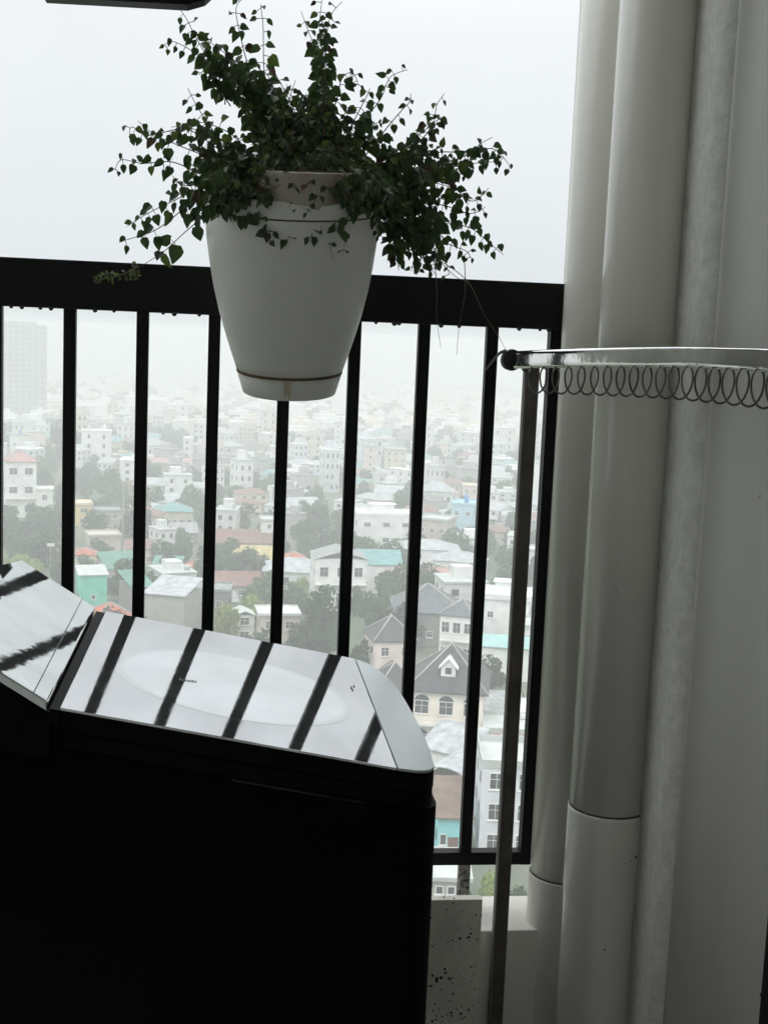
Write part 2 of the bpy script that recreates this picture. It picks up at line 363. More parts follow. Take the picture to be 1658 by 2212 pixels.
# lid
A0 = (HX+.012, YN+.001); 
lidpoly = [A0, (capn[0][0]-.0012, capn[0][1]), (capn[-1][0]-.0012, YF), (HX+.012+.006, YF)]
b = MB(); b.prism(lidpoly, lambda x, y: ztop(x)-.003, lambda x, y: ztop(x)); woff(b).build('lid', M['lid'], wm, bevel=.0006)
lidobj = wm.children[-1]
b = MB(); b.prism(capn, lambda x, y: ztop(x)-.003, lambda x, y: ztop(x)+.0003); woff(b).build('front_trim', M['cap'], wm, bevel=.0006)
# round window in the lid
cw = on_top(508, 1480); rw = .5*((on_top(750, 1520)-on_top(265, 1425)).length)*1.03
b = MB()
ring = []
for k in range(96):
    a = 2*math.pi*k/96; x = cw.x+rw*math.cos(a); y = cw.y+rw*.98*math.sin(a)
    y = max(YN+.012, min(YF-.02, y)); ring.append((x, y))
b.prism(ring, lambda x, y: ztop(x)-.001, lambda x, y: ztop(x)+.00015); b.v = [(x-cw.x, y-cw.y, z-ztop(cw.x)) for x, y, z in b.v]
soft_disc(M['win'], rw*.90, rw*.99, (.60, .615, .625))
o = b.build('lid_window', M['win'], wm); o.location = (cw.x+.05, cw.y-1.65, ztop(cw.x)-FZ)
# printed maker's line on the lid, unreadable in the photograph
b = MB()
for k in range(7):
    p = on_top(388+k*5.5, 1470+k*.6); h = random.uniform(.004, .008)
    b.prism([(p.x, p.y), (p.x+.0018, p.y), (p.x+.0014, p.y+h), (p.x-.0004, p.y+h)], lambda x, y: ztop(x)+.0006, lambda x, y: ztop(x)+.001)
woff(b).build('lettering', M['mark'], wm)
b = MB()
for k, (qx, qy) in enumerate(((757, 1487), (763, 1484), (760, 1492))):
    p = on_top(qx, qy); b.prism([(p.x, p.y), (p.x+.002, p.y), (p.x+.0026, p.y+.009), (p.x+.0008, p.y+.009)], lambda x, y: ztop(x)+.0006, lambda x, y: ztop(x)+.001)
woff(b).build('icon_mark', M['mark'], wm)
# hinge strip: silver strip, black slot
b = MB(); b.prism([(HX+.001, YN), (HX+.0115, YN), (HX+.0175, YF), (HX+.004, YF)], lambda x, y: ztop(x)-.02, lambda x, y: ztop(x)-.0028); woff(b).build('lid_slot', M['body'], wm)
# rear control panel rising to the left
q0 = at_y(108, 1522, YN); q1 = at_y(0, 1455, YN); sl2 = (q1.z-q0.z)/(q1.x-q0.x)
r0 = at_y(50, 1230, YF)
xe = r0.x-.004; 
def zp(x, y=YN): return pa.z+.004 + sl2*(x-HX) - .02*(y-YN)
b = MB(); b.prism([(xe, YN), (HX-.001, YN), (HX+.002, YF), (xe, YF)], lambda x, y: zp(x)-.012, lambda x, y: zp(x)); woff(b).build('control_panel', M['panel'], wm, bevel=.002)
b = MB(); b.prism([(HX-.0165, YN+.002), (HX-.0155, YN+.002), (HX-.0155, YF-.002), (HX-.0165, YF-.002)], lambda x, y: zp(x), lambda x, y: zp(x)+.0006); woff(b).build('panel_seam', M['gloss'], wm)
b = MB(); b.prism([(xe-.10, YN), (xe-.0005, YN), (xe-.0005, YF), (xe-.10, YF)], lambda x, y: zp(xe)-.04, lambda x, y: zp(xe)-.002-.25*(xe-x)); woff(b).build('rear_cover', M['panel'], wm, bevel=.002)
# shell: side profile prism along Y, with rounded front corners
def rounded(x0, x1, y0, y1, r, n=8):
    P = [(x0, y0)]
    for k in range(n+1): a = -math.pi/2 + k*math.pi/2/n; P.append((x1-r+r*math.cos(a), y0+r+r*math.sin(a)))
    for k in range(n+1): a = k*math.pi/2/n; P.append((x1-r+r*math.cos(a), y1-r+r*math.sin(a)))
    P.append((x0, y1)); return P
XR = at_y(943, 1760, YN+.03).x
b = MB(); P = rounded(-.36, XR, YN+.006, YF-.004, .035)
zb = lambda x, y: FZ+.02
b.prism(P, zb, lambda x, y: (ztop(x)-.045) if x > HX else min(zp(x)-.02, zp(xe)-.05) , smooth=True)
woff(b).build('shell', M['body'], wm)
b = MB(); P2 = [(HX-.14, YN+.004), (HX, YN+.004)] 
b.prism([(xe-.08, YN+.003), (HX, YN+.003), (HX, YF-.003), (xe-.08, YF-.003)], lambda x, y: ztop(x)-.06, lambda x, y: max(ztop(x)-.059, min(zp(x), zp(xe))-.0125)); woff(b).build('panel_housing', M['body'], wm)
# rim under the lid
def scale_poly(P, k, s):
    cx = sum(p[0] for p in P)/len(P); cy_ = sum(p[1] for p in P)/len(P); return [(cx+(x-cx)*k, cy_+(y-cy_)*s) for x, y in P]
rim = [(HX+.0120, YN+.001)] + [(x, max(y, YN+.0005)) for x, y in capn] + [(HX+.0180, YF)]
b = MB(); b.prism(rim, lambda x, y: ztop(x)-.026, lambda x, y: ztop(x)-.0032, smooth=True); woff(b).build('lid_rim', M['body'], wm, bevel=.003)
rim2 = scale_poly(rim, .985, .985)
b = MB(); b.prism(rim2, lambda x, y: ztop(x)-.046, lambda x, y: ztop(x)-.0265, smooth=True); woff(b).build('top_deck', M['body'], wm, bevel=.002)
b = MB(); b.prism([(XR-.03, YN+.012), (XR-.003, YN+.03), (XR+.0006, YN+.05), (XR-.02, YN+.06)], lambda x, y: ztop(x)-.085, lambda x, y: ztop(x)-.0465); woff(b).build('corner_trim', M['cap'], wm, bevel=.003)
b = MB(); b.tube([(HX+.20, YN+.0045, ztop(HX+.20)-.049), (XR-.09, YN+.0045, ztop(XR-.09)-.049)], .0012, 6); woff(b).build('deck_seam', mat('brown edge highlight', (.010, .008, .007), .55, 0, .2, 30), wm)  # deck seam; its faint brownish highlight is put into the tube's colour
for sx in (-.30, XR-.08):
    for sy in (YN+.06, YF-.06):
        b = MB(); b.lathe([(.02, FZ), (.02, FZ+.021)], 16, c=(sx, sy)); woff(b).build('foot', M['rubber'], wm)

# ------------------------------------------------------------------ flower pot
PT = R(9.0); PB = Vector((.1020, 1.928, -.0845))
fp = empty('flower_pot', PB, 0, 'white plastic flower pot hooked on the balcony railing', 'flower pot'); fp.rotation_euler = (PT, R(-1.2), 0)
prof = [(.0675, 0), (.0686, .0012), (.0778, .0325)]
b = MB(); b.lathe(prof, 72); b.build('base', M['pot'], fp)
b = MB(); b.lathe([(.0779, .0312), (.0781, .0360)], 72, cap0=False, cap1=False); b.build('seam', M['rust'], fp)
SH = lambda mb: setattr(mb, 'v', [(x, y, z+.052*y*(max(z, 0)/.264)**2) for x, y, z in mb.v])
prof = [(.0782, .0355), (.0830, .050), (.0925, .080), (.1035, .118), (.1115, .154), (.1175, .190), (.1215, .222), (.1230, .245), (.1232, .262)]
b = MB(); b.lathe(prof, 72, cap1=False); SH(b); o = b.build('body', M['pot'], fp)
b = MB(); b.lathe([(.1226, .2612), (.1226, .2652)], 72, cap0=False, cap1=False); SH(b); b.build('seam', M['rust'], fp)
b = MB(); b.lathe([(.1235, .2645), (.1222, .284), (.1170, .288), (.1120, .287), (.1100, .268)], 72, cap0=False, cap1=False); SH(b); b.build('rim', M['pot'], fp)
b = MB(); b.lathe([(.109, .272), (.108, .274)], 48); b.build('soil', M['soil'], fp)
b = MB(); b.lathe([(.0735, .2640), (.0735, .290), (.0722, .312), (.0722, .319), (.070, .320), (.069, .313)], 48, c=(.010, -.0480), cap1=False); b.build('inner_pot', M['potd'], fp)
b = MB(); b.lathe([(.0700, .314), (.0600, .3195), (.03, .324)], 32, c=(.010, -.0480)); b.build('root_soil', M['soil'], fp)
b = MB()
def stain(a0, a1, z0, z1, r0, r1, seed):
    random.seed(seed); n = 7; top = []; bot = []
    for k in range(n+1):
        a = R(a0+(a1-a0)*k/n); jz = random.uniform(0, .35)*(z1-z0); rr0 = r0+(r1-r0)*jz/(z1-z0)+.0004
        bot.append((rr0*math.cos(a), rr0*math.sin(a), z0+jz)); top.append(((r1+.0004)*math.cos(a), (r1+.0004)*math.sin(a), z1))
    for k in range(n): b.quad([bot[k], bot[k+1], top[k+1], top[k]], 0, True)
stain(-99, -91, .003, .0315, .0690, .0776, 3)
b.build('stain', mat('ochre water stain', (.56, .51, .39), .6, 0, .1, 40), fp)

b = MB(); b.box(-.035, .035, .112, .172, .282, .286); b.box(-.035, .035, .168, .172, .20, .284); b.build('hook', M['pot'], fp)

# ------------------------------------------------------------------ trailing vine in the pot
vine = empty('trailing_vine', (.11, 1.89, .23), 0, 'bushy trailing vine with small heart shaped leaves growing out of the white pot', 'plant')
sm = MB(); lm = MB()
random.seed(11)
def leafm(mb, p, tip, L_, mi):
    tip = tip.normalized(); s = tip.cross(Vector((random.uniform(-1, 1)*.8, -1, random.uniform(-.6, .6)))).normalized()
    nrm = s.cross(tip)
    W = L_*random.uniform(.30, .46); bend = random.uniform(.05, .3)*L_
    pts = [(0, 0), (.10, .62), (.30, 1.0), (.55, .80), (.80, .38), (1.0, 0)]
    mid = []; lf = []; rt = []
    for t, wd in pts:
        c = p + tip*(t*L_) - nrm*(bend*t*t); mid.append(c)
        lf.append(c + s*(W*wd) + nrm*(W*wd*.35) - tip*(.10*L_ if t == .10 else 0)); rt.append(c - s*(W*wd) + nrm*(W*wd*.35) - tip*(.10*L_ if t == .10 else 0))
    for i in range(5):
        if i == 0:
            lm.quad([mid[0], mid[1], lf[1]], mi, True); lm.quad([mid[0], rt[1], mid[1]], mi, True)
        elif i == 4:
            lm.quad([mid[4], mid[5], lf[4]], mi, True); lm.quad([mid[4], rt[4], mid[5]], mi, True)
        else:
            lm.quad([mid[i], mid[i+1], lf[i+1], lf[i]], mi, True); lm.quad([mid[i], rt[i], rt[i+1], mid[i+1]], mi, True)
def bez(pts, n):
    out = []; m = len(pts)
    for i in range(m-1):
        p0 = pts[max(i-1, 0)]; p1 = pts[i]; p2 = pts[i+1]; p3 = pts[min(i+2, m-1)]
        for k in range(n):
            t = k/n; out.append(.5*((2*p1) + (p2-p0)*t + (2*p0-5*p1+4*p2-p3)*t*t + (3*p1-p0-3*p2+p3)*t**3))
    out.append(pts[-1]); return out
def vstem(px, leaf=(.012, .017), gap=.011, d0=None, rad=.0010, bare=0, ylw=.12, pair=True, mat_i=0, jit=.006):
    d0 = random.uniform(-.07, .045) if d0 is None else d0
    n = len(px); P = []
    for i, (x, y) in enumerate(px):
        t = i/(n-1); Y = 1.885 + d0*t**.8 + random.uniform(-.008, .008)
        Pp = at_y(x+random.uniform(-4, 4), y+random.uniform(-4, 4), Y)
        if Pp.z < .115 and Pp.y > 1.99: Pp = at_y(x, y, 1.985)
        P.append(Pp)
    C = bez(P, 8)
    L_tot = sum((C[i+1]-C[i]).length for i in range(len(C)-1))
    sm.tube([c for c in C], [rad*(1-.6*i/len(C)) for i in range(len(C))], 5, mat_i)
    acc = 0; nxt = bare*L_tot; side = 1
    for i in range(len(C)-1):
        seg = (C[i+1]-C[i]); l = seg.length
        while acc+l >= nxt:
            q = C[i] + seg*((nxt-acc)/l)
            for sgn in ((1, -1) if pair and random.random() < .75 else (side,)):
                tdir = seg.normalized(); lat = tdir.cross(Vector((0, -1, 0))).normalized()*sgn
                off_ = lat*random.uniform(.002, jit) + Vector((0, random.uniform(-.006, .006), random.uniform(-.003, .002)))
                ld = Vector((0, 0, -1))*random.uniform(.4, 1.2) + lat*random.uniform(.1, .9) + Vector((random.uniform(-.4, .4), random.uniform(-.6, .3), 0)) + tdir*random.uniform(-.1, .5)
                frac = nxt/L_tot
                ll = random.uniform(*leaf)*(1-.45*max(0, frac-.7)/.3)
                rv = random.random(); leafm(lm, q+off_, ld, ll, 2 if rv > .965 else (1 if rv < ylw else 0))
                sm.tube([q, q+off_], .0005, 4, mat_i, False)
            side = -side; nxt += gap*random.uniform(.6, 1.4)
        acc += l
big = (.015, .021)
S = [
 ([(600,370),(575,250),(545,190),(470,150),(425,90),(400,40),(383,12)], (.013,.019), .0085, 0),
 ([(600,370),(570,240),(520,190),(460,140),(420,110),(375,85),(350,100)], (.013,.019), .0095, 0),
 ([(590,370),(560,240),(545,170),(490,120),(440,80)], (.014,.019), .009, 0),
 ([(600,370),(585,230),(568,150),(566,60),(562,5)], (.014,.018), .012, .2),
 ([(595,370),(555,230),(535,150),(522,80),(512,20),(530,-10)], (.012,.017), .012, .2),
 ([(610,370),(600,230),(580,160),(550,150)], (.013,.018), .008, .2),
 ([(660,370),(690,230),(695,130),(692,60),(700,-5)], (.014,.018), .0095, .15),
 ([(655,370),(680,220),(685,120),(668,70),(650,25)], (.011,.016), .011, .2),
 ([(670,350),(700,200),(705,100),(715,35),(742,6)], (.011,.017), .013, .2),
 ([(665,350),(695,200),(700,100),(690,40)], (.012,.017), .010, .2),
 ([(680,350),(725,220),(735,170),(765,160),(772,180)], (.011,.015), .010, .2),
 ([(640,370),(630,240),(600,170),(590,155)], (.010,.014), .010, .2),
 ([(720,360),(775,270),(820,210),(845,170),(878,152)], (.012,.017), .010, .2),
 ([(720,360),(760,260),(790,210),(800,190)], (.013,.018), .009, .2),
 ([(760,370),(830,280),(868,240),(882,222),(884,205)], (.011,.015), .012, .3),
 ([(780,380),(880,320),(930,270),(945,230),(960,205)], (.013,.018), .010, .25),
 ([(780,380),(880,310),(940,260),(950,255)], (.012,.018), .010, .3),
 ([(800,390),(930,330),(1010,330),(1040,305),(1062,298)], (.011,.016), .012, .2),
 ([(800,400),(950,350),(1040,320),(1075,330),(1100,362)], (.013,.018), .010, .2),
 ([(800,410),(930,370),(1020,350),(1070,345)], (.014,.019), .010, .2),
 ([(810,420),(950,390),(1020,430),(1055,405)], (.013,.018), .009, .2),
 ([(820,440),(940,440),(1010,460),(1045,445)], (.013,.018), .009, .2),
 ([(820,450),(930,480),(1010,490),(1045,520),(1085,550)], (.014,.018), .011, .2),
 ([(820,450),(900,490),(960,520),(1010,545),(1015,555)], (.012,.017), .010, .2),
 ([(805,450),(830,490),(850,530),(862,580)], (.013,.018), .009, .1),
 ([(820,460),(870,510),(920,560),(942,590)], (.012,.018), .009, .2),
 ([(830,460),(890,500),(950,550),(970,590)], (.010,.015), .010, .3),
 ([(820,430),(900,460),(950,500),(960,530)], (.015,.020), .008, .1),
 ([(560,370),(470,320),(400,280),(320,290),(285,270),(280,300)], (.014,.019), .010, .1),
 ([(550,380),(450,340),(380,310),(330,285),(295,260)], (.013,.018), .010, .2),
 ([(540,390),(440,370),(370,350),(310,350),(260,345),(250,370)], (.013,.018), .012, .1),
 ([(530,400),(440,400),(390,400),(370,380)], big, .009, .1),
 ([(520,410),(430,410),(370,430),(320,465),(275,490)], (.013,.018), .012, .1),
 ([(500,430),(420,440),(345,490),(290,515),(255,525)], big, .020, .2),
 ([(500,440),(440,470),(400,500),(355,545),(300,575)], (.019,.026), .026, .2),
 ([(560,370),(490,320),(450,270),(425,230),(408,190)], (.011,.016), .011, .2),
 ([(570,370),(510,300),(450,270),(400,265)], (.012,.017), .011, .2),
 ([(570,370),(520,320),(460,300),(400,270),(370,270)], (.012,.017), .010, .1),
]
for px, lf, gp, br in S: vstem(px, (lf[0]*1.04, lf[1]*1.08), gp*1.22, bare=br, jit=.009)
# front stems hanging over the rim
for px in ([(600,372),(592,420),(585,480),(575,520)], [(640,375),(628,440),(622,500),(625,515)], [(680,380),(668,430),(672,470),(673,515)],
           [(560,380),(530,420),(520,455),(540,478)], [(540,385),(500,420),(480,450),(470,465)], [(520,390),(470,420),(440,440),(425,480)],
           [(560,375),(555,430),(560,470)], [(700,380),(720,420),(735,470),(728,500)], [(745,385),(755,430),(750,480)]):
    vstem(px, (.015, .024), .013, d0=-.125, ylw=.05)
for px in ([(735,380),(735,440),(745,500),(735,555)], [(720,380),(715,440),(705,480),(722,560)], [(690,380),(692,440),(695,500)], [(755,390),(760,440),(742,490)]):
    vstem(px, (.006, .010), .05, d0=-.125, ylw=0, mat_i=1, rad=.0007)
# inner tangles
random.seed(23)
def cloud(cx, cy, rx, ry, n, root, leaf, gap, yl=.12, br=.25, d=(-.08, .06)):
    for _ in range(n):
        a = random.uniform(0, 2*math.pi); k = math.sqrt(random.uniform(.05, 1)); ex = cx+rx*k*math.cos(a); ey = cy+ry*k*math.sin(a)
        rx_, ry_ = root[0]+random.uniform(-50, 50), root[1]+random.uniform(-5, 15)
        mx_, my_ = (rx_+ex)/2+random.uniform(-30, 30), (ry_+ey)/2-random.uniform(5, 45)
        vstem([(rx_, ry_), (mx_, my_), (ex, ey)], leaf, gap, d0=random.uniform(*d), bare=br, ylw=yl)
cloud(640, 270, 140, 95, 46, (640, 365), (.008, .012), .010, .25)
cloud(730, 290, 110, 80, 26, (690, 365), (.010, .014), .010, .35)
cloud(880, 380, 130, 90, 24, (780, 390), (.010, .016), .009, .15)
cloud(900, 460, 100, 80, 11, (820, 420), (.010, .017), .009, .10)
cloud(470, 385, 70, 55, 26, (560, 385), (.013, .020), .010, .08)
cloud(560, 200, 60, 60, 9, (590, 340), (.012, .017), .010, .15)
cloud(790, 400, 60, 50, 20, (740, 385), (.011, .016), .009, .2, 0)
cloud(485, 420, 62, 45, 26, (560, 378), (.013, .021), .010, .06, .1, (-.135, -.09))
cloud(800, 420, 55, 50, 24, (730, 380), (.012, .018), .010, .15, .1, (-.135, -.09))
cloud(640, 330, 130, 42, 46, (645, 375), (.008, .013), .012, .2, .15, (-.12, -.02))
cloud(655, 215, 115, 62, 24, (650, 350), (.009, .014), .013, .15, .3, (-.06, .05))
cloud(640, 385, 115, 26, 34, (645, 366), (.008, .015), .011, .2, .1, (-.13, -.07))
cloud(650, 425, 110, 40, 14, (650, 380), (.012, .020), .018, .05, .3, (-.135, -.125))
cloud(470, 140, 55, 60, 6, (530, 220), (.013, .019), .010, .08, .2, (-.03, .03))
cloud(900, 560, 55, 30, 10, (860, 480), (.011, .017), .011, .1, .2, (-.05, .03))
# bare tendrils
for px, mi in (([(300,575),(250,598),(206,608)], 1), ([(940,560),(942,620),(940,690),(955,750)], 1), ([(1000,570),(1003,630),(992,700),(987,770)], 1),
           ([(950,560),(1010,610),(1050,680),(1078,730),(1095,757)], 1), ([(930,540),(980,590),(1010,610)], 0), ([(300,575),(285,588),(300,600)], 1), ([(250,598),(238,592),(206,600)], 1)):
    vstem(px, (.005, .007), .03 if mi and px[0][0] > 900 else .012, d0=.07, rad=.0007, bare=.1 if px[0][0] < 400 else 2, mat_i=mi, ylw=1)
def voff(mb): mb.v = [(x-.11, y-1.89, z-.23) for x, y, z in mb.v]; return mb
voff(sm).build('stems', [M['stem'], M['stemp']], vine); voff(lm).build('leaves', [M['leaf'], M['leaf2'], M['leafd']], vine)

# ------------------------------------------------------------------ clothes rack: brown post, chrome arm, wire coil
RP = at_y(1145, 850, 1.940)
rk = empty('clothes_rack', (RP.x, RP.y, FZ), 0, 'clothes rack with a brown post and a chrome arm carrying a wire coil', 'clothes rack')
def roff(mb): mb.v = [(x-RP.x, y-RP.y, z-FZ) for x, y, z in mb.v]; return mb
b = MB(); b.box(RP.x-.0085, RP.x+.0105, RP.y-.009, RP.y+.009, FZ, -.035); roff(b).build('post', M['brown'], rk, bevel=.0015)
b = MB(); b.box(RP.x-.0115, RP.x-.0087, RP.y-.008, RP.y+.008, FZ, -.036); roff(b).build('post_edge', M['browne'], rk)  # lighter grey strip along the post's left side
b = MB(); b.box(RP.x-.10, RP.x+.04, RP.y-.06, RP.y+.02, FZ, FZ+.012); roff(b).build('base_foot', M['brown'], rk)
armp = [(1108, 777, 1.93), (1200, 774, 1.83), (1300, 772, 1.73), (1400, 771, 1.63), (1480, 771, 1.55), (1570, 774, 1.46), (1668, 778, 1.37), (1800, 790, 1.26)]
AP = bez([at_y(*a) for a in armp], 8)
def sweep(mb, pts, prof):
    n = len(prof); b0 = len(mb.v)
    for i, q in enumerate(pts):
        t = (pts[min(i+1, len(pts)-1)]-pts[max(i-1, 0)]).normalized(); sd2 = t.cross(Vector((0, 0, 1))).normalized()
        for (u, h) in prof: mb.v.append(tuple(q + sd2*u + Vector((0, 0, h))))
    for i in range(len(pts)-1):
        for k in range(n): k2 = (k+1) % n; mb.f.append((b0+i*n+k, b0+i*n+k2, b0+(i+1)*n+k2, b0+(i+1)*n+k)); mb.m.append(0); mb.sm.append(True)
    mb.f.append(tuple(b0+k for k in reversed(range(n)))); mb.f.append(tuple(b0+(len(pts)-1)*n+k for k in range(n))); mb.m += [0, 0]; mb.sm += [False, False]
pf = []
for k in range(9): a = math.pi*k/8; pf.append((.0045*math.cos(a), .0095+.0038*math.sin(a)))
for k in range(9): a = math.pi + math.pi*k/8; pf.append((.0045*math.cos(a), -.0095+.0038*math.sin(a)))
pf = [pf[0]] + pf[1:9] + [(-.0047, .005), (-.0047, -.005)] + pf[9:] + [(.0047, -.005), (.0047, .005)]
b = MB(); sweep(b, AP, pf); roff(b).build('arm', M['chrome'], rk)
p = AP[0]; dr = (AP[1]-AP[0]).normalized()
b = MB(); b.tube([p-dr*.012, p-dr*.004, p+dr*.001], [.0150, .0165, .0155], 28); roff(b).build('end_cap', M['rubber'], rk)
b = MB(); ringp = []
for k in range(25):
    a = 2*math.pi*k/24; q = p - dr*.0125; s_ = dr.cross(Vector((0, 0, 1))).normalized(); ringp.append(q + s_*math.cos(a)*.0135 + Vector((0, 0, 1))*math.sin(a)*.0135)
b.tube(ringp, .0015, 6, 0, False); roff(b).build('end_ring', M['chrome'], rk)
b = MB(); b.tube([at_y(1135, 790, 1.93), at_y(1150, 800, 1.94), Vector((RP.x, RP.y, -.045))], .009, 10); roff(b).build('bracket', M['brown'], rk)
# coil: helix under the arm; axis follows the arm
C = []
ax0 = [q - Vector((0, 0, .0315)) for q in AP]
cum = [0]
for i in range(len(ax0)-1): cum.append(cum[-1]+(ax0[i+1]-ax0[i]).length)
def along(s):
    for i in range(len(cum)-1):
        if cum[i+1] >= s: t = (s-cum[i])/(cum[i+1]-cum[i]); return ax0[i].lerp(ax0[i+1], t), (ax0[i+1]-ax0[i]).normalized()
    return ax0[-1], (ax0[-1]-ax0[-2]).normalized()
s_start = .050; pitch = .0300; s = s_start; k = 0; NP = 28
while s < cum[-1]-.01:
    q, d = along(s); sd_ = d.cross(Vector((0, 0, 1))).normalized(); a = 2*math.pi*k/NP
    C.append(q + sd_*math.sin(a)*(.0105+.004*s) + Vector((0, 0, 1))*math.cos(a)*(.0180+.007*s)); k += 1; s = s_start + pitch*k/NP
b = MB(); b.tube(C, .0014, 6, 0); roff(b).build('wire_coil', M['coil'], rk)
b = MB(); b.tube(bez([at_y(1093, 757, 1.93), at_y(1078, 763, 1.93), at_y(1062, 782, 1.93), at_y(1046, 802, 1.93)], 6), [.0028-.0001*i for i in range(19)], 8); roff(b).build('hook_tip', M['browne'], rk)

# ------------------------------------------------------------------ black bar at the top edge
HBY = 1.72; pA = at_y(95, -2, HBY); pB_ = at_y(405, 15, HBY); pC = at_y(442, -2, HBY-.015)
b = MB()
prof_ = [(pA.x, pA.z), (pB_.x, pB_.z), (pC.x, pC.z), (pC.x+.03, pC.z+.03), (pA.x, pC.z+.035)]
vb = [(x, HBY-.015, z) for x, z in prof_] + [(x, HBY+.02, z) for x, z in prof_]; n = len(prof_)
b.v += vb; b.f += [tuple(range(n)), tuple(reversed(range(n, 2*n)))]; b.m += [0, 0]; b.sm += [False, False]
for i in range(n): j2 = (i+1) % n; b.f.append((i, i+n, j2+n, j2)); b.m.append(0); b.sm.append(False)
hb = empty('hanging_rail', (pA.x, HBY, pA.z), 0, 'black hanging rail end peeking in along the top left edge of the view', 'hanging rail')
b.v = [(x-pA.x, y-HBY, z-pA.z) for x, y, z in b.v]; b.build('rail_body', M['black'], hb, bevel=.002)
for fx in (.2, .8):
    b = MB(); b.tube([(fx*(pB_.x-pA.x), .01, .03), (fx*(pB_.x-pA.x), .01, 1.15-pA.z)], .005, 10); b.build('hanger_rod', M['black'], hb)

# ================================================================== THE CITY BELOW
def pcol(name, c, **k): return mat(name, c, .85, 0, .10, .5, 0, **k)
W_ = {'bright': pcol('fresh white render', (.84, .85, .83)), 'white': pcol('white render', (.74, .75, .73), rnd=.16), 'cream': pcol('cream render', (.66, .60, .47), rnd=.2), 'pink': pcol('pale pink render', (.78, .66, .62)),
      'grey': pcol('grey cement render', (.40, .40, .37)), 'dgrey': pcol('dark grey render', (.22, .22, .21)), 'mint': pcol('mint green paint', (.13, .66, .49)),
      'yellow': pcol('yellow paint', (.80, .60, .22)), 'sky': pcol('sky blue paint', (.45, .68, .78)), 'cyan': pcol('turquoise paint', (.25, .66, .70)),
      'beige': pcol('beige render', (.55, .50, .42)), 'pinkw': pcol('blush white render', (.88, .80, .70)), 'lav': pcol('pale lavender render', (.70, .71, .76))}
RF = {'orange': ribbed('orange roof tiles', (.60, .15, .07), 3.5, 'X'), 'red': ribbed('faded red roof tiles', (.27, .13, .105), 3.5, 'X'), 'slate': ribbed('dark slate tiles', (.075, .078, .085), 3.5, 'Z', .6, .25),
      'bslate': ribbed('blue grey roof sheet', (.12, .14, .16), 3, 'X', .5), 'green': ribbed('green roof sheet', (.10, .30, .22), 4, 'X'), 'teal': ribbed('teal roof sheet', (.16, .40, .40), 4, 'X'),
      'yellow': ribbed('yellow roof sheet', (.58, .46, .18), 4, 'X'), 'pink': ribbed('washed pink roof sheet', (.55, .30, .27), 4, 'X'), 'tin': ribbed('weathered tin sheet', (.47, .50, .52), 3, 'X', .45, .10, 0),
      'grey': ribbed('grey fibre cement sheet', (.36, .38, .38), 3, 'X', .8), 'pale': pcol('pale concrete roof', (.50, .53, .51)), 'brown': ribbed('brown old tiles', (.22, .15, .11), 5, 'X'), 'dteal': pcol('dull teal roof', (.30, .50, .48))}
MG = mat('dark window glass', (.06, .07, .08), .25, 0, .3, 1, spec=.6)
MF = pcol('white window frame', (.78, .78, .76)); MD = pcol('brown wooden door', (.16, .08, .05)); MR_ = pcol('red painted sign letters', (.65, .10, .08)); MRAIL = pcol('white balustrade', (.75, .75, .73))
MT = mat('bright steel tank', (.75, .76, .78), .3, .6, .1, 3); MBT = pcol('blue plastic tank', (.10, .28, .62)); MCON = pcol('weathered concrete', (.33, .33, .31)); MDK = pcol('dark opening', (.05, .055, .055)); MRG = pcol('pale ridge tiles', (.42, .40, .38))

def win(parent, x, z, w, h, y, arch=False, frame=MF, mull=True):
    """window with a frame standing proud of a wall whose face is at y (facing -y)"""
    f = MB(); t = .10
    f.box(x-w/2, x+w/2, y-.08, y+.02, z, z+t); f.box(x-w/2, x-w/2+t, y-.08, y+.02, z+t, z+h-t); f.box(x+w/2-t, x+w/2, y-.08, y+.02, z+t, z+h-t)
    f.box(x-w/2, x+w/2, y-.08, y+.02, z+h-t, z+h)
    if mull and w > .9: f.box(x-.03, x+.03, y-.06, y+.02, z+t, z+h-t); f.box(x-w/2+t, x-.03, y-.06, y+.02, z+h*.6, z+h*.6+.05); f.box(x+.03, x+w/2-t, y-.06, y+.02, z+h*.6, z+h*.6+.05)
    f.box(x-w/2-.12, x+w/2+.12, y-.18, y+.02, z-.08, z-.002)
    if arch:
        n = 10; r0, r1 = w/2, w/2+.22
        for k in range(n):
            a0 = math.pi*k/n; a1 = math.pi*(k+1)/n
            P = [(x+r0*math.cos(a0), z+h+r0*math.sin(a0)*.8), (x+r1*math.cos(a0), z+h+r1*math.sin(a0)*.8), (x+r1*math.cos(a1), z+h+r1*math.sin(a1)*.8), (x+r0*math.cos(a1), z+h+r0*math.sin(a1)*.8)]
            f.quad([(p, y-.09, q) for p, q in P]); f.quad([(P[1][0], y-.09, P[1][1]), (P[1][0], y+.01, P[1][1]), (P[2][0], y+.01, P[2][1]), (P[2][0], y-.09, P[2][1])])
    o = f.build('window', frame, parent)
    g = MB(); g.box(x-w/2+t, x+w/2-t, y-.03, y+.015, z+t, z+h-t)
    if arch:
        pts = [(x+(w/2)*math.cos(math.pi*k/10), y-.04, z+h+.03+(w/2)*math.sin(math.pi*k/10)*.78) for k in range(11)]; g.quad(pts)
    g.build('pane', MG, o); return o
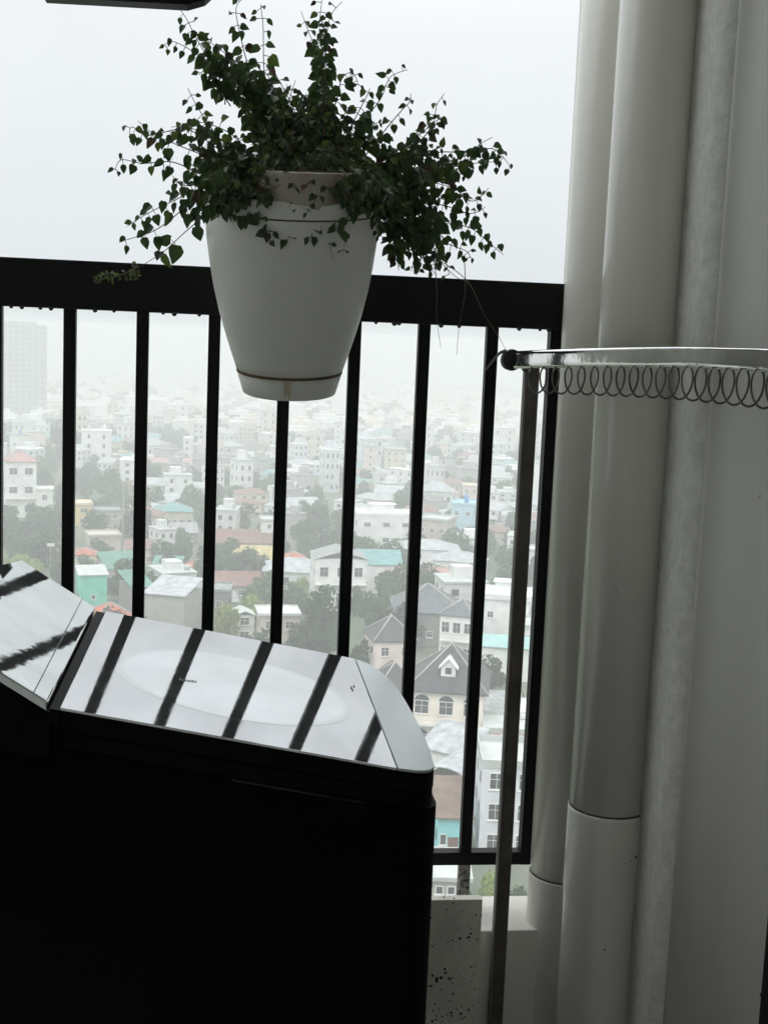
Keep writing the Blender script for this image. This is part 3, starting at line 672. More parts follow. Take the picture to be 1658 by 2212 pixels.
def roof(parent, kind, w, d, h, rh, m, ov=.5, ridge=.5):
    b = MB(); x, y = w/2+ov, d/2+ov; t = .15
    if kind == 'hip':
        rl_ = max(0, (x-y)) if x > y else 0; ry = max(0, (y-x)) if y > x else 0
        A, B_, C_, D_ = (-x,-y,h), (x,-y,h), (x,y,h), (-x,y,h); E, F_ = (-rl_, -ry, h+rh), (rl_, ry, h+rh)
        if rl_ or not ry: b.quad([A,B_,F_,E]); b.quad([B_,C_,F_]); b.quad([C_,D_,E,F_]); b.quad([D_,A,E])
        else: b.quad([A,B_,E]); b.quad([B_,C_,F_,E]); b.quad([C_,D_,F_]); b.quad([D_,A,E,F_])
        b.box(-x, x, -y, y, h-t, h-.004)
    elif kind == 'gable':      # ridge along x
        b.quad([(-x,-y,h),(x,-y,h),(x,0,h+rh),(-x,0,h+rh)]); b.quad([(x,y,h),(-x,y,h),(-x,0,h+rh),(x,0,h+rh)])
        b.quad([(-x,-y,h-t),(-x,0,h+rh-t),(x,0,h+rh-t),(x,-y,h-t)]); b.quad([(x,y,h-t),(x,0,h+rh-t),(-x,0,h+rh-t),(-x,y,h-t)])
        for sx in (-x, x): b.quad([(sx,-y,h-t),(sx,-y,h),(sx,0,h+rh),(sx,0,h+rh-t)]); b.quad([(sx,y,h-t),(sx,0,h+rh-t),(sx,0,h+rh),(sx,y,h)])
        b.quad([(-x,-y,h-t),(x,-y,h-t),(x,-y,h),(-x,-y,h)])
        for sx in (-w/2, w/2): b.quad([(sx,-d/2,h-.02),(sx,d/2,h-.02),(sx,0,h+rh*.93)])
    elif kind == 'gablef':     # gable end faces the viewer
        b.quad([(-x,-y,h),(0,-y,h+rh),(0,y,h+rh),(-x,y,h)]); b.quad([(x,-y,h),(x,y,h),(0,y,h+rh),(0,-y,h+rh)])
        b.quad([(-x,-y,h-t),(-x,-y,h),(0,-y,h+rh),(0,-y,h+rh-t)]); b.quad([(x,-y,h-t),(0,-y,h+rh-t),(0,-y,h+rh),(x,-y,h)])
    elif kind == 'shed':       # slopes down towards the viewer
        b.quad([(-x,-y,h),(x,-y,h),(x,y,h+rh),(-x,y,h+rh)]); b.quad([(-x,-y,h-t),(-x,y,h+rh-t),(x,y,h+rh-t),(x,-y,h-t)])
        b.quad([(-x,-y,h-t),(x,-y,h-t),(x,-y,h),(-x,-y,h)]); b.quad([(x,-y,h-t),(x,y,h+rh-t),(x,y,h+rh),(x,-y,h)]); b.quad([(-x,-y,h-t),(-x,-y,h),(-x,y,h+rh),(-x,y,h+rh-t)])
    elif kind == 'arch':       # bent tin sheet, arched across x
        n = 12
        for k in range(n):
            a0, a1 = math.pi*k/n, math.pi*(k+1)/n
            p0 = (-x*math.cos(a0), h+rh*math.sin(a0)); p1 = (-x*math.cos(a1), h+rh*math.sin(a1))
            b.quad([(p0[0],-y,p0[1]),(p1[0],-y,p1[1]),(p1[0],y,p1[1]),(p0[0],y,p0[1])], 0, True)
            b.quad([(p0[0],-y,p0[1]-.1),(p0[0],y,p0[1]-.1),(p1[0],y,p1[1]-.1),(p1[0],-y,p1[1]-.1)], 0, True)
            b.quad([(p0[0],-y,p0[1]-.1),(p1[0],-y,p1[1]-.1),(p1[0],-y,p1[1]),(p0[0],-y,p0[1])])
    else:                      # flat slab with a parapet
        b.box(-x, x, -y, y, h, h+.18)
        ph = rh; p = .16
        if ph > .1:
            b.box(-x, x, -y, -y+p, h+.18, h+ph); b.box(-x, x, y-p, y, h+.18, h+ph); b.box(-x, -x+p, -y+p, y-p, h+.18, h+ph); b.box(x-p, x, -y+p, y-p, h+.18, h+ph)
    o = b.build('roof', m, parent)
    if kind == 'hip' and h > 2.5:
        g = MB()
        for p_, q_ in ((A, E), (B_, F_), (C_, F_), (D_, E), (E, F_)):
            if (Vector(p_)-Vector(q_)).length > .3: g.tube([(Vector(p_)+Vector((0, 0, .05))), (Vector(q_)+Vector((0, 0, .05)))], .13, 5)
        g.build('ridge_cap', MRG, o)
    return o
def balcony(parent, x0, x1, z, y, dep=1.2, m=MRAIL, solid=False):
    b = MB(); b.box(x0, x1, y-dep, y-.003, z, z+.16)
    if solid: b.box(x0, x1, y-dep, y-dep+.12, z+.16, z+1.0)
    else:
        b.box(x0, x1, y-dep, y-dep+.08, z+.95, z+1.05); n = max(2, int((x1-x0)/.35))
        for i in range(n+1): xx = x0+.04+(x1-x0-.08)*i/n; b.box(xx-.035, xx+.035, y-dep+.01, y-dep+.07, z+.16, z+.95)
    b.build('balcony', m, parent)
def house(px, py, w_px, h_px, name, label, wall='white', rk='flat', rc='pale', rh=1.0, dep=None, rot=0, st=None, nw=2, cat='house', wins=True, door=False, balc=(), arch=False, tank=None, ov=.35, wsz=(1.2, 1.3), stair=False, rot_abs=None, skirt=6):
    P, D = at_ground(px, py); s = px_m(P)
    w = w_px/s; h = h_px/s; d = dep or max(5, w*.8)
    rz = -math.atan2(P.x, P.y) + R(rot)
    fx = Vector((math.sin(-math.atan2(P.x, P.y))*-1, math.cos(math.atan2(P.x, P.y)), 0))*(d/2)
    root = empty(name, P + fx, rz, label, cat)
    y = -d/2
    b = MB(); b.box(-w/2, w/2, -d/2, d/2, -skirt, h); b.build('wall', W_['bright'] if wall == 'white' else W_[wall], root)
    rf = roof(root, rk, w, d, h+.003, rh, RF[rc] if rc in RF else W_[rc], ov)
    st = st or max(1, round(h/3.3)); sh = h/st
    if wins:
        for k in range(st):
            for i in range(nw):
                if door and k == 0 and i == nw//2: continue
                x = -w/2 + w*(i+.5)/nw
                win(root, x, k*sh+sh*.30, min(wsz[0], w/nw*.72), min(wsz[1], sh*.55), y, arch)
        # side windows (both flanks)
        for sx in (-1, 1):
            for k in range(st):
                g = MB()
                for j in (-.25, .25):
                    yy = d*j; g.box(sx*(w/2+.05) if sx < 0 else w/2-.02, -w/2+.02 if sx < 0 else w/2+.05, yy-.5, yy+.5, k*sh+sh*.32, k*sh+sh*.32+1.2)
                g.build('window', MG, root)
    if door:
        g = MB(); x = -w/2+w*(nw//2+.5)/nw; g.box(x-.55, x+.55, y-.06, y+.02, .05, 2.3); g.build('door', MD, root)
    for (k, a, c) in balc: balcony(root, -w/2+w*a, -w/2+w*c, k*sh, y)
    if tank:
        for (tx, kind_) in tank:
            g = MB()
            if kind_ == 'blue': g.lathe([(.55, 0), (.62, .5), (.62, 1.5), (.3, 1.9)], 14, c=(tx*w, 0)); g.v = [(a, c, e+h+.9) for a, c, e in g.v]; g.box(tx*w-.6, tx*w+.6, -.6, .6, h+.18, h+.9); g.build('water_tank', MBT, root)
            else:
                g.tube([(tx*w-.9, 0, h+1.5), (tx*w+.9, 0, h+1.5)], .5, 12); g.box(tx*w-.7, tx*w+.7, -.4, .4, h+.18, h+1.05); g.build('water_tank', MT, root)
    if stair:
        g = MB(); g.box(-w*.22, w*.18, -.5, d*.35, h+.183, h+2.6); g.box(-w*.26, w*.22, -.8, d*.38, h+2.603, h+2.75); g.build('stair_head', W_[wall], root)
    return root, w, h, d, s

# ---- terrain
def zg(x, y):
    D = math.hypot(x, y); return -drop(D)
b = MB(); rings = [2, 40, 70] + [70*1.09**k for k in range(1, 51)]; NA = 120
b.v = []
for i, r_ in enumerate(rings):
    for k in range(NA):
        a = 2*math.pi*k/NA; x, y = r_*math.sin(a), r_*math.cos(a)
        b.v.append((x, y, -drop(max(r_, 60)) - .02))
for i in range(len(rings)-1):
    for k in range(NA):
        k2 = (k+1) % NA; b.f.append((i*NA+k, i*NA+k2, (i+1)*NA+k2, (i+1)*NA+k)[::-1]); b.m.append(0); b.sm.append(True)
b.f.append(tuple(range(NA))[::-1]); b.m.append(0); b.sm.append(False)
gm = mat('overgrown town ground', (.07, .11, .055), .95, 0, .3, .06, col2=(.15, .16, .12), detail=8)
gr = struct('ground', b, gm)

# ---- trees
def treemats():
    for n_, c, c2 in (('tdark', (.030, .078, .018), (.010, .028, .008)), ('tmid', (.060, .135, .024), (.022, .055, .012)), ('tyel', (.30, .38, .06), (.13, .19, .035)), ('tgrey', (.050, .105, .040), (.020, .045, .020))):
        M[n_] = mat(n_+' foliage', c, .7, 0, .3, .9, col2=c2, detail=6, rnd=.2, transl=.2)
treemats(); M['bark'] = mat('bark', (.10, .08, .06), .9, 0, .3, 3)
def make_crown(seed, n, shape='round', size=.5):
    """leaf clumps spread through several lobes of a unit-size crown (radius 1, centre at z=0)"""
    random.seed(seed); b = MB(); lobes = []
    for k in range(9):
        a = random.uniform(0, 6.28); rr = random.uniform(.15, .62); z = random.uniform(-.45, .6)*(1.2 if shape == 'tall' else .75)
        lobes.append((rr*math.cos(a), rr*math.sin(a), z, random.uniform(.28, .52)))
    for k in range(n):
        lx, ly, lz, lr = random.choice(lobes)
        v = Vector((random.gauss(0, 1), random.gauss(0, 1), random.gauss(0, 1))).normalized()*lr*random.uniform(.62, 1.08)
        p = Vector((lx, ly, lz)) + v*(1 if shape != 'flat' else 1)
        if noise.noise(p*3.1+Vector((seed, 0, 0))) < -.28: continue
        s = size*random.uniform(.5, 1.2)*.17
        nrm = (v.normalized()*.8 + Vector((random.uniform(-1, 1), random.uniform(-1, 1), random.uniform(-.4, 1)))).normalized()
        t = nrm.cross(Vector((random.random(), random.random(), random.random()))).normalized(); u_ = nrm.cross(t)
        b.quad([p+t*s, p+u_*s*.75+nrm*s*.2, p-t*s, p-u_*s*.75-nrm*s*.2])
    return b
def trunk_mb():
    b = MB(); b.tube([(0, 0, -3), (.02, 0, -.9), (.05, .03, -.3), (.02, -.02, .25)], [.10, .075, .055, .02], 8)
    for a, z in ((.5, -.5), (2.4, -.35), (4.3, -.45), (5.4, -.15)):
        b.tube([(.03, .02, z), (.3*math.cos(a), .3*math.sin(a), z+.35), (.55*math.cos(a), .55*math.sin(a), z+.6)], [.045, .03, .01], 6)
    return b
TR = {}
def tree_proto(key, matn, seed, n, shape):
    cm = make_crown(seed, n, shape).mesh('crown', M[matn]); TR[key] = cm
for k_, (m_, n_, sh_) in {'dark': ('tdark', 3400, 'round'), 'mid': ('tmid', 3000, 'round'), 'yel': ('tyel', 2600, 'round'), 'grey': ('tgrey', 2600, 'round'), 'tall': ('tdark', 2600, 'tall'), 'dark2': ('tdark', 2800, 'tall'), 'mid2': ('tmid', 2400, 'tall')}.items():
    tree_proto(k_, m_, hash_ := sum(map(ord, k_)), n_, sh_)
TRUNK = trunk_mb().mesh('trunk', M['bark'])
def tree(px, py, wp, hp, kind, label, group=None, name='leafy_tree'):
    """py: the pixel where the crown meets what is below; the crown is wp by hp pixels"""
    P, D = at_ground(px, py); s = px_m(P); rx = wp/s/2; rz_ = hp/s/2
    root = empty(name, P + Vector((0, 0, rz_*.9 + .6)), random.uniform(0, 6.28), label, 'tree', group)
    root.scale = (rx*1.0, rx*1.0, rz_*1.25)
    for n_, me in (('trunk', TRUNK), ('crown', TR[kind])):
        o = bpy.data.objects.new(n_, me); COL.objects.link(o); o.parent = root
    return root

random.seed(42)
# ---- the houses one can tell apart: px, base py, width, height in 1658-wide pixels
H = house
H(1085, 1858, 125, 205, 'white_building', 'tall pale lavender building with shuttered windows, behind the post and right of the turquoise house', 'lav', 'flat', 'pale', .9, 9, 6, 3, 2, ov=.1, wsz=(1.6, 1.9), balc=())
H(968, 1852, 66, 92, 'turquoise_house', 'turquoise house with a brown door under a brown tiled roof', 'cyan', 'shed', 'brown', 2.4, 6, 8, 1, 3, door=True, ov=.5)
# tin sheds above it
def tin(px, py, wp, hp, nm, lb, rk, rc, rh, dep, rot, wall='grey', ov=.4): return H(px, py, wp, hp, nm, lb, wall, rk, rc, rh, dep, rot, 1, 1, 'shed', False, ov=ov)
tin(985, 1745, 96, 60, 'tin_shed', 'pale tin shed with an arched roof just above the turquoise house', 'arch', 'tin', 1.6, 7, -24)
tin(975, 1690, 110, 66, 'tin_shed', 'long tin shed with a smooth tilted sheet roof below the arched villa windows', 'shed', 'tin', 2.2, 6, -28, 'white')
H(1100, 1668, 130, 86, 'white_shop', 'white shop house with a red lettered band and a shuttered window, above the lavender building', 'white', 'flat', 'pale', .7, 8, 4, 1, 2, 'shop', ov=.1, wsz=(1.8, 2.0))
sgn = [o for o in bpy.data.objects if o.name.startswith('white_shop')][0]
b = MB(); random.seed(9); x = -3.1
while x < 3.0:
    wd = random.uniform(.22, .36)
    if random.random() > .16:
        b.box(x, x+.07, -4.16, -4.10, 4.55, 5.05); b.box(x+.07, x+wd, -4.16, -4.10, 4.55+random.choice((0, .2, .42)), 4.64+random.choice((0, .2, .41)))
        if random.random() > .4: b.box(x+wd-.06, x+wd, -4.165, -4.105, 4.55, random.choice((4.8, 5.05)))
    x += wd+.12
s_ = b.build('sign_letters', MR_, sgn); s_.location.z = -.6 + sgn.children[0].bound_box[1][2] - 5.2
random.seed(43)
H(1065, 1580, 110, 44, 'grey_roofed_house', 'low house with a plain grey sheet roof behind the white shop', 'white', 'shed', 'grey', 1.6, 6, 3, 1, 2)
# main villa
v, vw, vh, vd, vs = H(962, 1640, 158, 150, 'villa', 'blush white villa with arched windows and a small white dormer on its dark hip roof', 'pinkw', 'hip', 'slate', 5.4, 11, -3, 2, 3, 'villa', arch=True, ov=.7, wsz=(2.0, 1.9), balc=((1, .02, .98),))
b = MB(); dz = vh+1.9; yd = -vd/2+1.2
b.box(-1.0, 1.0, yd, yd+2.2, dz-.3, dz+1.3); b.quad([(-1.0, yd-.01, dz+1.3), (1.0, yd-.01, dz+1.3), (0, yd-.01, dz+2.2)]); b.quad([(1.0, yd+2.2, dz+1.3), (-1.0, yd+2.2, dz+1.3), (0, yd+2.2, dz+2.2)])
dm = b.build('dormer', W_['white'], v)
b = MB(); b.box(-.42, .42, yd-.06, yd-.012, dz+.25, dz+1.1); b.build('pane', MG, dm)
b = MB()
for sg in (-1, 1):
    P_ = [(sg*1.35, yd-.35, dz+1.05), (0, yd-.35, dz+2.45), (0, yd+2.4, dz+2.45), (sg*1.35, yd+2.4, dz+1.05)]
    b.quad(P_ if sg < 0 else P_[::-1]); b.quad([(p[0], p[1], p[2]-.14) for p in (P_[::-1] if sg < 0 else P_)]); b.quad([P_[0], P_[1], (P_[1][0], P_[1][1], P_[1][2]-.14), (P_[0][0], P_[0][1], P_[0][2]-.14)])
b.build('dormer_roof', W_['white'], dm)
H(845, 1560, 90, 70, 'villa_wing', 'lower grey roofed wing left of the villa with the dormer', 'pinkw', 'hip', 'slate', 3.6, 8, 12, 1, 2)
H(838, 1478, 92, 96, 'pink_house', 'pink house with a brown grey hip roof behind the washing machine corner', 'pink', 'hip', 'slate', 3.6, 8, 14, 2, 2, wsz=(1.4, 1.6))
H(990, 1440, 74, 112, 'ornate_white_house', 'ornate white house with many small panes behind the villa roof', 'white', 'hip', 'bslate', 2.2, 8, -10, 2, 3, wsz=(1.5, 2.0), balc=((1, .05, .95),))
H(918, 1400, 150, 78, 'slate_roofed_house', 'wide house under a large blue grey hip roof right of the tall dark tree', 'dgrey', 'hip', 'bslate', 4.4, 13, 6, 1, 3)
H(1085, 1412, 110, 118, 'white_townhouse', 'white town house with an orange red roof edge seen behind the rack post', 'white', 'flat', 'white', 1.0, 9, -4, 2, 2, stair=True)
H(1085, 1470, 120, 74, 'teal_edged_house', 'pale house with a teal strip roof below the white town house with orange red roof', 'white', 'shed', 'dteal', 1.2, 4, 0, 1, 2, wins=False)
H(918, 1300, 165, 56, 'long_white_house', 'long white house with a washed red hip roof and a roof slab', 'white', 'hip', 'pink', 1.5, 9, 4, 1, 5, ov=.6, wsz=(1.2, 1.2))
H(815, 1290, 92, 72, 'teal_roofed_house', 'low white house with a teal sheet roof below the modern white house', 'white', 'shed', 'teal', 2.2, 8, 4, 1, 3)
H(824, 1214, 124, 100, 'modern_white_house', 'large modern white house with a covered roof terrace', 'white', 'flat', 'white', .8, 10, 10, 3, 3, ov=.1, wsz=(1.9, 1.3), stair=True)
H(727, 1318, 112, 112, 'white_balcony_house', 'white three bay house with open balconies beside the dark round tree', 'white', 'gablef', 'grey', 1.8, 10, 8, 2, 3, ov=.3, wsz=(1.9, 2.2), balc=((1, .0, 1.0),), tank=((.1, 'steel'),))
H(597, 1412, 86, 84, 'gate_house', 'white framed flat roofed house among yellow green trees', 'beige', 'flat', 'white', .5, 7, 6, 2, 2, wsz=(1.5, 1.5))
H(522, 1390, 42, 62, 'small_white_house', 'tiny white house with one wide window among yellow green trees', 'white', 'gablef', 'pale', .9, 5, 10, 2, 1, wsz=(1.8, 1.7))
H(372, 1395, 92, 112, 'grey_ribbed_shed', 'tall grey ribbed metal building with a pale tilted roof', 'grey', 'shed', 'tin', 1.9, 9, -22, 2, 2, 'warehouse', wins=False)
H(455, 1375, 80, 100, 'grey_block', 'grey block with a red painted mark next to the ribbed metal building', 'dgrey', 'flat', 'grey', .5, 7, -6, 2, 2)
H(292, 1350, 46, 84, 'dark_grey_house', 'dark grey house right behind the mint green house', 'dgrey', 'shed', 'green', 2.0, 8, 20, 2, 2, wins=False)
H(197, 1318, 58, 78, 'mint_green_house', 'bright mint green house with a pale slanted roof', 'mint', 'shed', 'pale', 1.0, 6, 8, 1, 1, wsz=(.9, 1.0))
H(236, 1372, 92, 34, 'orange_roofed_house', 'orange tiled hip roof house just behind the washing machine lid', 'pinkw', 'hip', 'orange', 2.6, 8, 20, 1, 2, wins=False)
H(262, 1272, 84, 46, 'green_roofed_house', 'low house under a wide green sheet roof right of the mint green house', 'grey', 'shed', 'green', 2.6, 8, 16, 1, 3)
H(360, 1262, 58, 32, 'green_roofed_house', 'small house under a dull green roof above the ribbed metal building', 'cream', 'shed', 'green', 2.2, 7, -10, 1, 3)
H(425, 1262, 48, 34, 'red_roofed_house', 'narrow house with a red hip roof left of the middle bars', 'cream', 'hip', 'orange', 1.6, 7, 10, 1, 2)
H(222, 1204, 66, 46, 'beige_house', 'beige rendered house left of the utility pole', 'beige', 'flat', 'beige', .6, 8, 8, 1, 2)
H(183, 1224, 50, 26, 'orange_roofed_house', 'small house with an orange roof in front of the beige house', 'cream', 'hip', 'orange', 1.4, 6, 0, 1, 2, wins=False)
H(300, 1225, 60, 40, 'pink_walled_house', 'faded pink house half hidden behind a railing bar', 'pink', 'shed', 'red', 1.4, 7, 12, 1, 2)
H(178, 1136, 34, 46, 'yellow_house', 'bright yellow house at the edge of the trees on the left', 'yellow', 'flat', 'cream', .8, 7, 6, 2, 1, wsz=(2.2, 1.4))
H(230, 1148, 54, 44, 'grey_house', 'grey cement house with dark windows right of the yellow house', 'grey', 'flat', 'grey', .5, 8, 0, 2, 3)
H(374, 1142, 80, 38, 'green_roofed_hall', 'wide hall with a green roof band in the third gap of the railing', 'cream', 'hip', 'teal', 2.2, 9, 4, 1, 5, 'hall')
H(378, 1176, 92, 26, 'grey_roofed_house', 'long low grey roofed house below the green roofed hall', 'dgrey', 'shed', 'grey', 1.8, 8, 4, 1, 4)
H(524, 1198, 122, 26, 'orange_roofed_house', 'long house with a faded orange tiled roof above the yellow roofs', 'cream', 'gable', 'red', 3.2, 9, 4, 1, 4)
H(498, 1228, 60, 16, 'yellow_roofed_shed', 'smaller yellow roofed shed, left one of the pair', 'cream', 'shed', 'yellow', 2.6, 7, 4, 1, 2, 'shed', wins=False)
H(553, 1236, 76, 22, 'yellow_roofed_shed', 'larger yellow roofed shed, right one of the pair', 'grey', 'shed', 'yellow', 3.0, 8, 4, 1, 2, 'shed', wins=False)
H(500, 1295, 120, 30, 'red_roofed_house', 'wide old house with weathered pinkish roof below the yellow sheds', 'grey', 'gable', 'red', 2.6, 9, 6, 1, 4)
H(470, 1330, 70, 30, 'tin_roofed_house', 'tin roofed low house at the edge of the yellow green trees', 'grey', 'gable', 'grey', 1.6, 7, 14, 1, 2)
H(578, 1195, 34, 70, 'narrow_white_house', 'narrow white house behind the middle bar above the yellow roofs', 'white', 'flat', 'pale', .6, 8, 4, 3, 1)
H(632, 1252, 60, 40, 'orange_roofed_house', 'orange roofed house between the middle bar and the white balcony house', 'cream', 'hip', 'orange', 1.8, 8, 12, 1, 2)
H(663, 1270, 46, 34, 'teal_roofed_house', 'small teal roofed house left of the white balcony house', 'cream', 'hip', 'teal', 1.6, 7, 4, 1, 2)
H(43, 1118, 64, 122, 'white_mansion', 'white three storey house with paired windows and a reddish hip roof at far left', 'white', 'hip', 'pink', 3.0, 9, 4, 3, 2, 'house', ov=.5, wsz=(2.6, 2.2), balc=((1, 0, 1),), tank=((.0, 'blue'),))
H(96, 1120, 34, 62, 'small_white_house', 'small white two storey house right of the white three storey house', 'white', 'flat', 'white', .6, 7, 0, 2, 1, wsz=(1.6, 1.8))
H(42, 1002, 40, 62, 'tank_house', 'pale hazy house with a blue water tank above the white three storey house', 'white', 'flat', 'pale', .7, 8, 0, 2, 2, tank=((.05, 'blue'),))
H(940, 1200, 66, 76, 'beige_block', 'tall beige block left of the sky blue house', 'beige', 'flat', 'pale', .7, 10, -16, 2, 3)
H(997, 1188, 48, 98, 'sky_blue_house', 'sky blue house with a teal balcony in the sixth gap of the railing', 'sky', 'flat', 'sky', .8, 8, -6, 3, 2, balc=((1, 0, 1),), tank=((.1, 'blue'),))
H(955, 1096, 66, 30, 'pink_roofed_house', 'house with a washed pink roof behind the sky blue house', 'pink', 'hip', 'pink', 2.4, 9, 0, 2, 3)
H(1014, 1090, 34, 40, 'peach_house', 'peach coloured house just behind the sky blue house', 'pink', 'flat', 'cream', .6, 8, 0, 2, 2)
H(1072, 1178, 56, 30, 'red_roofed_house', 'faded red roofed house between the last two bars', 'cream', 'hip', 'red', 1.8, 8, 0, 1, 2)
H(1075, 1120, 44, 26, 'flat_white_house', 'flat roofed white house above the faded red roof', 'white', 'flat', 'pale', .6, 8, 0, 1, 2)
H(1150, 1250, 60, 60, 'pale_house', 'pale house seen between the post and the end post of the railing', 'white', 'flat', 'pale', .6, 8, 0, 2, 2)
H(1150, 1445, 60, 90, 'plain_white_house', 'plain white house with dark windows between post and end post', 'white', 'flat', 'pale', .6, 8, 0, 2, 2)
H(1140, 1640, 70, 90, 'blue_white_house', 'bluish white house near the end post above the lavender building', 'lav', 'flat', 'white', .6, 8, 0, 2, 2)
H(1165, 1090, 40, 90, 'tall_pale_house', 'tall narrow pale house beside the end post', 'white', 'flat', 'pale', .6, 8, 0, 4, 1)
H(380, 1026, 130, 22, 'pink_roofed_market', 'long hazy hall with a washed pink roof', 'pink', 'gable', 'pink', 2.6, 12, 2, 1, 1, 'hall', wins=False)
H(560, 1010, 50, 24, 'hazy_hall', 'small hazy hall with a pale roof right of the pink roofed hall', 'cream', 'gable', 'pale', 2, 10, 2, 1, 1, 'hall', wins=False)
H(850, 1046, 44, 74, 'apartment_block', 'pale hazy apartment block behind the modern white house', 'cream', 'flat', 'pale', .8, 12, 6, 5, 3, 'building')
H(795, 1040, 24, 76, 'apartment_block', 'narrow pinkish hazy apartment block left of the pale one', 'pink', 'flat', 'pale', .8, 10, 6, 5, 1, 'building')
H(728, 985, 16, 70, 'slender_tower', 'slender hazy white tower with small windows near the middle', 'white', 'flat', 'pale', .8, 8, 0, 6, 1, 'building')
# bottom right below the railing
H(965, 1990, 76, 92, 'grey_concrete_house', 'grey concrete house with small windows right below the railing', 'grey', 'flat', 'pale', .4, 7, 4, 2, 3, wsz=(.9, .9))
# red mark on the grey block and roof terrace cover
# ---- the hazy high-rise on the left
P, D = at_ground(50, 918); s = px_m(P); tw = 98/s; th = -P.z + 1.2
tr = empty('high_rise', P, -math.atan2(P.x, P.y), 'tall pale apartment tower with a grid of windows fading into the haze', 'tower block')
b = MB(); b.box(-tw/2, tw/2, 0, 22, -4, th-2.2); b.box(-tw/2+1, tw/2-7, 1, 17, th-2.2, th); b.build('wall', W_['grey'], tr)
rest = MB(); MHZ = pcol('haze lightened window', (.20, .21, .21))  # distance haze put into the window colour as a lighter grey
for k in range(19):
    z = th-5.0-k*3.75
    if z < 1: break
    for i in range(7):
        x = -tw/2+1.6+i*(tw-5.4)/6
        b = MB() if k < 14 else rest
        b.box(x, x+2.0, -.14, .03, z, z+1.9)
        if k < 14: b.build('window', MHZ, tr)
tag(rest.build('lower_windows', MHZ, tr), kind='stuff')
# ---- utility pole
P, D = at_ground(264, 1222); s = px_m(P); ph = 186/s
up = empty('utility_pole', P, 0, 'tall grey utility pole with cross arms and a transformer standing left of the second bar', 'utility pole')
b = MB(); b.tube([(0, 0, -1), (0, 0, ph)], [.22, .13], 10); b.build('pole', MCON, up)
for z in (ph*.98, ph*.90, ph*.80): b = MB(); b.box(-1.1, 1.1, -.06, .06, z, z+.14); b.build('cross_arm', MCON, up)
b = MB(); b.box(-.55, .55, -.5, -.14, ph*.60, ph*.60+1.5); b.build('transformer', MCON, up)
P, D = at_ground(109, 1250); s = px_m(P); ph = 78/s
lp = empty('sign_post', P, 0, 'thin post with a small white board standing in the trees at left', 'sign post')
b = MB(); b.tube([(0, 0, -1), (0, 0, ph)], [.09, .07], 8); b.build('pole', MCON, lp); b = MB(); b.box(-.9, .9, -.12, -.04, ph-.8, ph); b.build('board', MF, lp)
# ---- trees one can tell apart
T = tree
T(152, 1006, 86, 96, 'grey', 'big round hazy tree behind the first bar')
T(235, 1082, 74, 66, 'grey', 'hazy bushy tree above the grey cement house', )
T(190, 1068, 50, 46, 'grey', 'hazy tree just above the yellow house')
T(690, 1310+118, 118, 152, 'dark', 'large dark round tree in front of the white balcony house')
T(640, 1436, 70, 90, 'dark2', 'dark tree half hidden behind the middle bar at the lid edge')
T(490, 1398, 76, 96, 'yel', 'yellow green tree left of the tiny white house')
T(548, 1372, 70, 84, 'yel', 'yellow green tree behind the white framed house')
T(572, 1404, 44, 30, 'yel', 'low yellow green bush in front of the white framed house')
T(640, 1318, 62, 70, 'yel', 'yellow green tree above the large dark tree')
T(455, 1440, 60, 60, 'yel', 'yellow green tree at the bottom of the third bar')
T(515, 1150, 84, 64, 'mid', 'broad green tree above the faded orange roof')
T(480, 1120, 60, 40, 'grey', 'pale green tree above the broad green tree')
T(690, 1150, 88, 64, 'dark', 'dark hazy tree above the white balcony house')
T(655, 1208, 66, 66, 'mid', 'green tree left above the white balcony house')
T(720, 1212, 50, 50, 'mid', 'green tree touching the fourth gap bar above the steel tank')
T(395, 1222, 80, 56, 'mid', 'green tree below the long low grey roof')
T(345, 1240, 50, 40, 'dark', 'dark tree right of the utility pole')
T(800, 1372, 66, 80, 'mid2', 'tree between the fifth bar and the slate roofed house')
T(775, 1470, 54, 90, 'dark2', 'dark narrow tree above the edge of the lid')
T(765, 1330, 50, 60, 'dark', 'dark tree beside the open balconies')
T(1083, 1302, 62, 74, 'grey', 'grey green tree above the white town house')
T(1030, 1230, 60, 50, 'grey', 'grey green tree below the sky blue house')
T(1062, 1492, 66, 70, 'dark', 'dark tree right of the dormer villa')
T(1100, 1540, 60, 60, 'mid', 'green tree above the low grey roof near the rack post')
T(1150, 1530, 50, 50, 'mid', 'green tree by the end post')
T(1010, 1320, 50, 46, 'grey', 'bare greyish tree right of the long white house')
T(1058, 1990, 70, 96, 'yel', 'fresh green bush under the bottom rail')
T(1010, 1985, 46, 56, 'mid', 'dark green bush beside the grey concrete house')
T(1120, 2000, 70, 86, 'mid', 'green bush beside the pipes under the bottom rail')
T(1065, 1660, 66, 30, 'yel', 'row of potted greenery on the terrace of the lavender building')
T(1040, 1650, 34, 26, 'yel', 'small potted shrub at the corner of the lavender building')
random.seed(77)
k = 0
for (px, py, wp, hp, kd) in ((20,1170,70,60,'mid'),(70,1180,80,66,'grey'),(120,1165,60,60,'mid'),(35,1215,80,66,'mid'),(95,1225,90,70,'mid2'),(10,1260,60,60,'yel'),(60,1270,90,70,'yel'),(125,1265,60,70,'mid'),
                             (90,1310,80,66,'mid'),(20,1310,80,60,'yel'),(150,1330,50,50,'dark'),(115,1135,50,40,'grey')):
    T(px, py, wp, hp, kd, 'leafy tree in the wood at the left below the white three storey house', 'trees of the wood at the left')
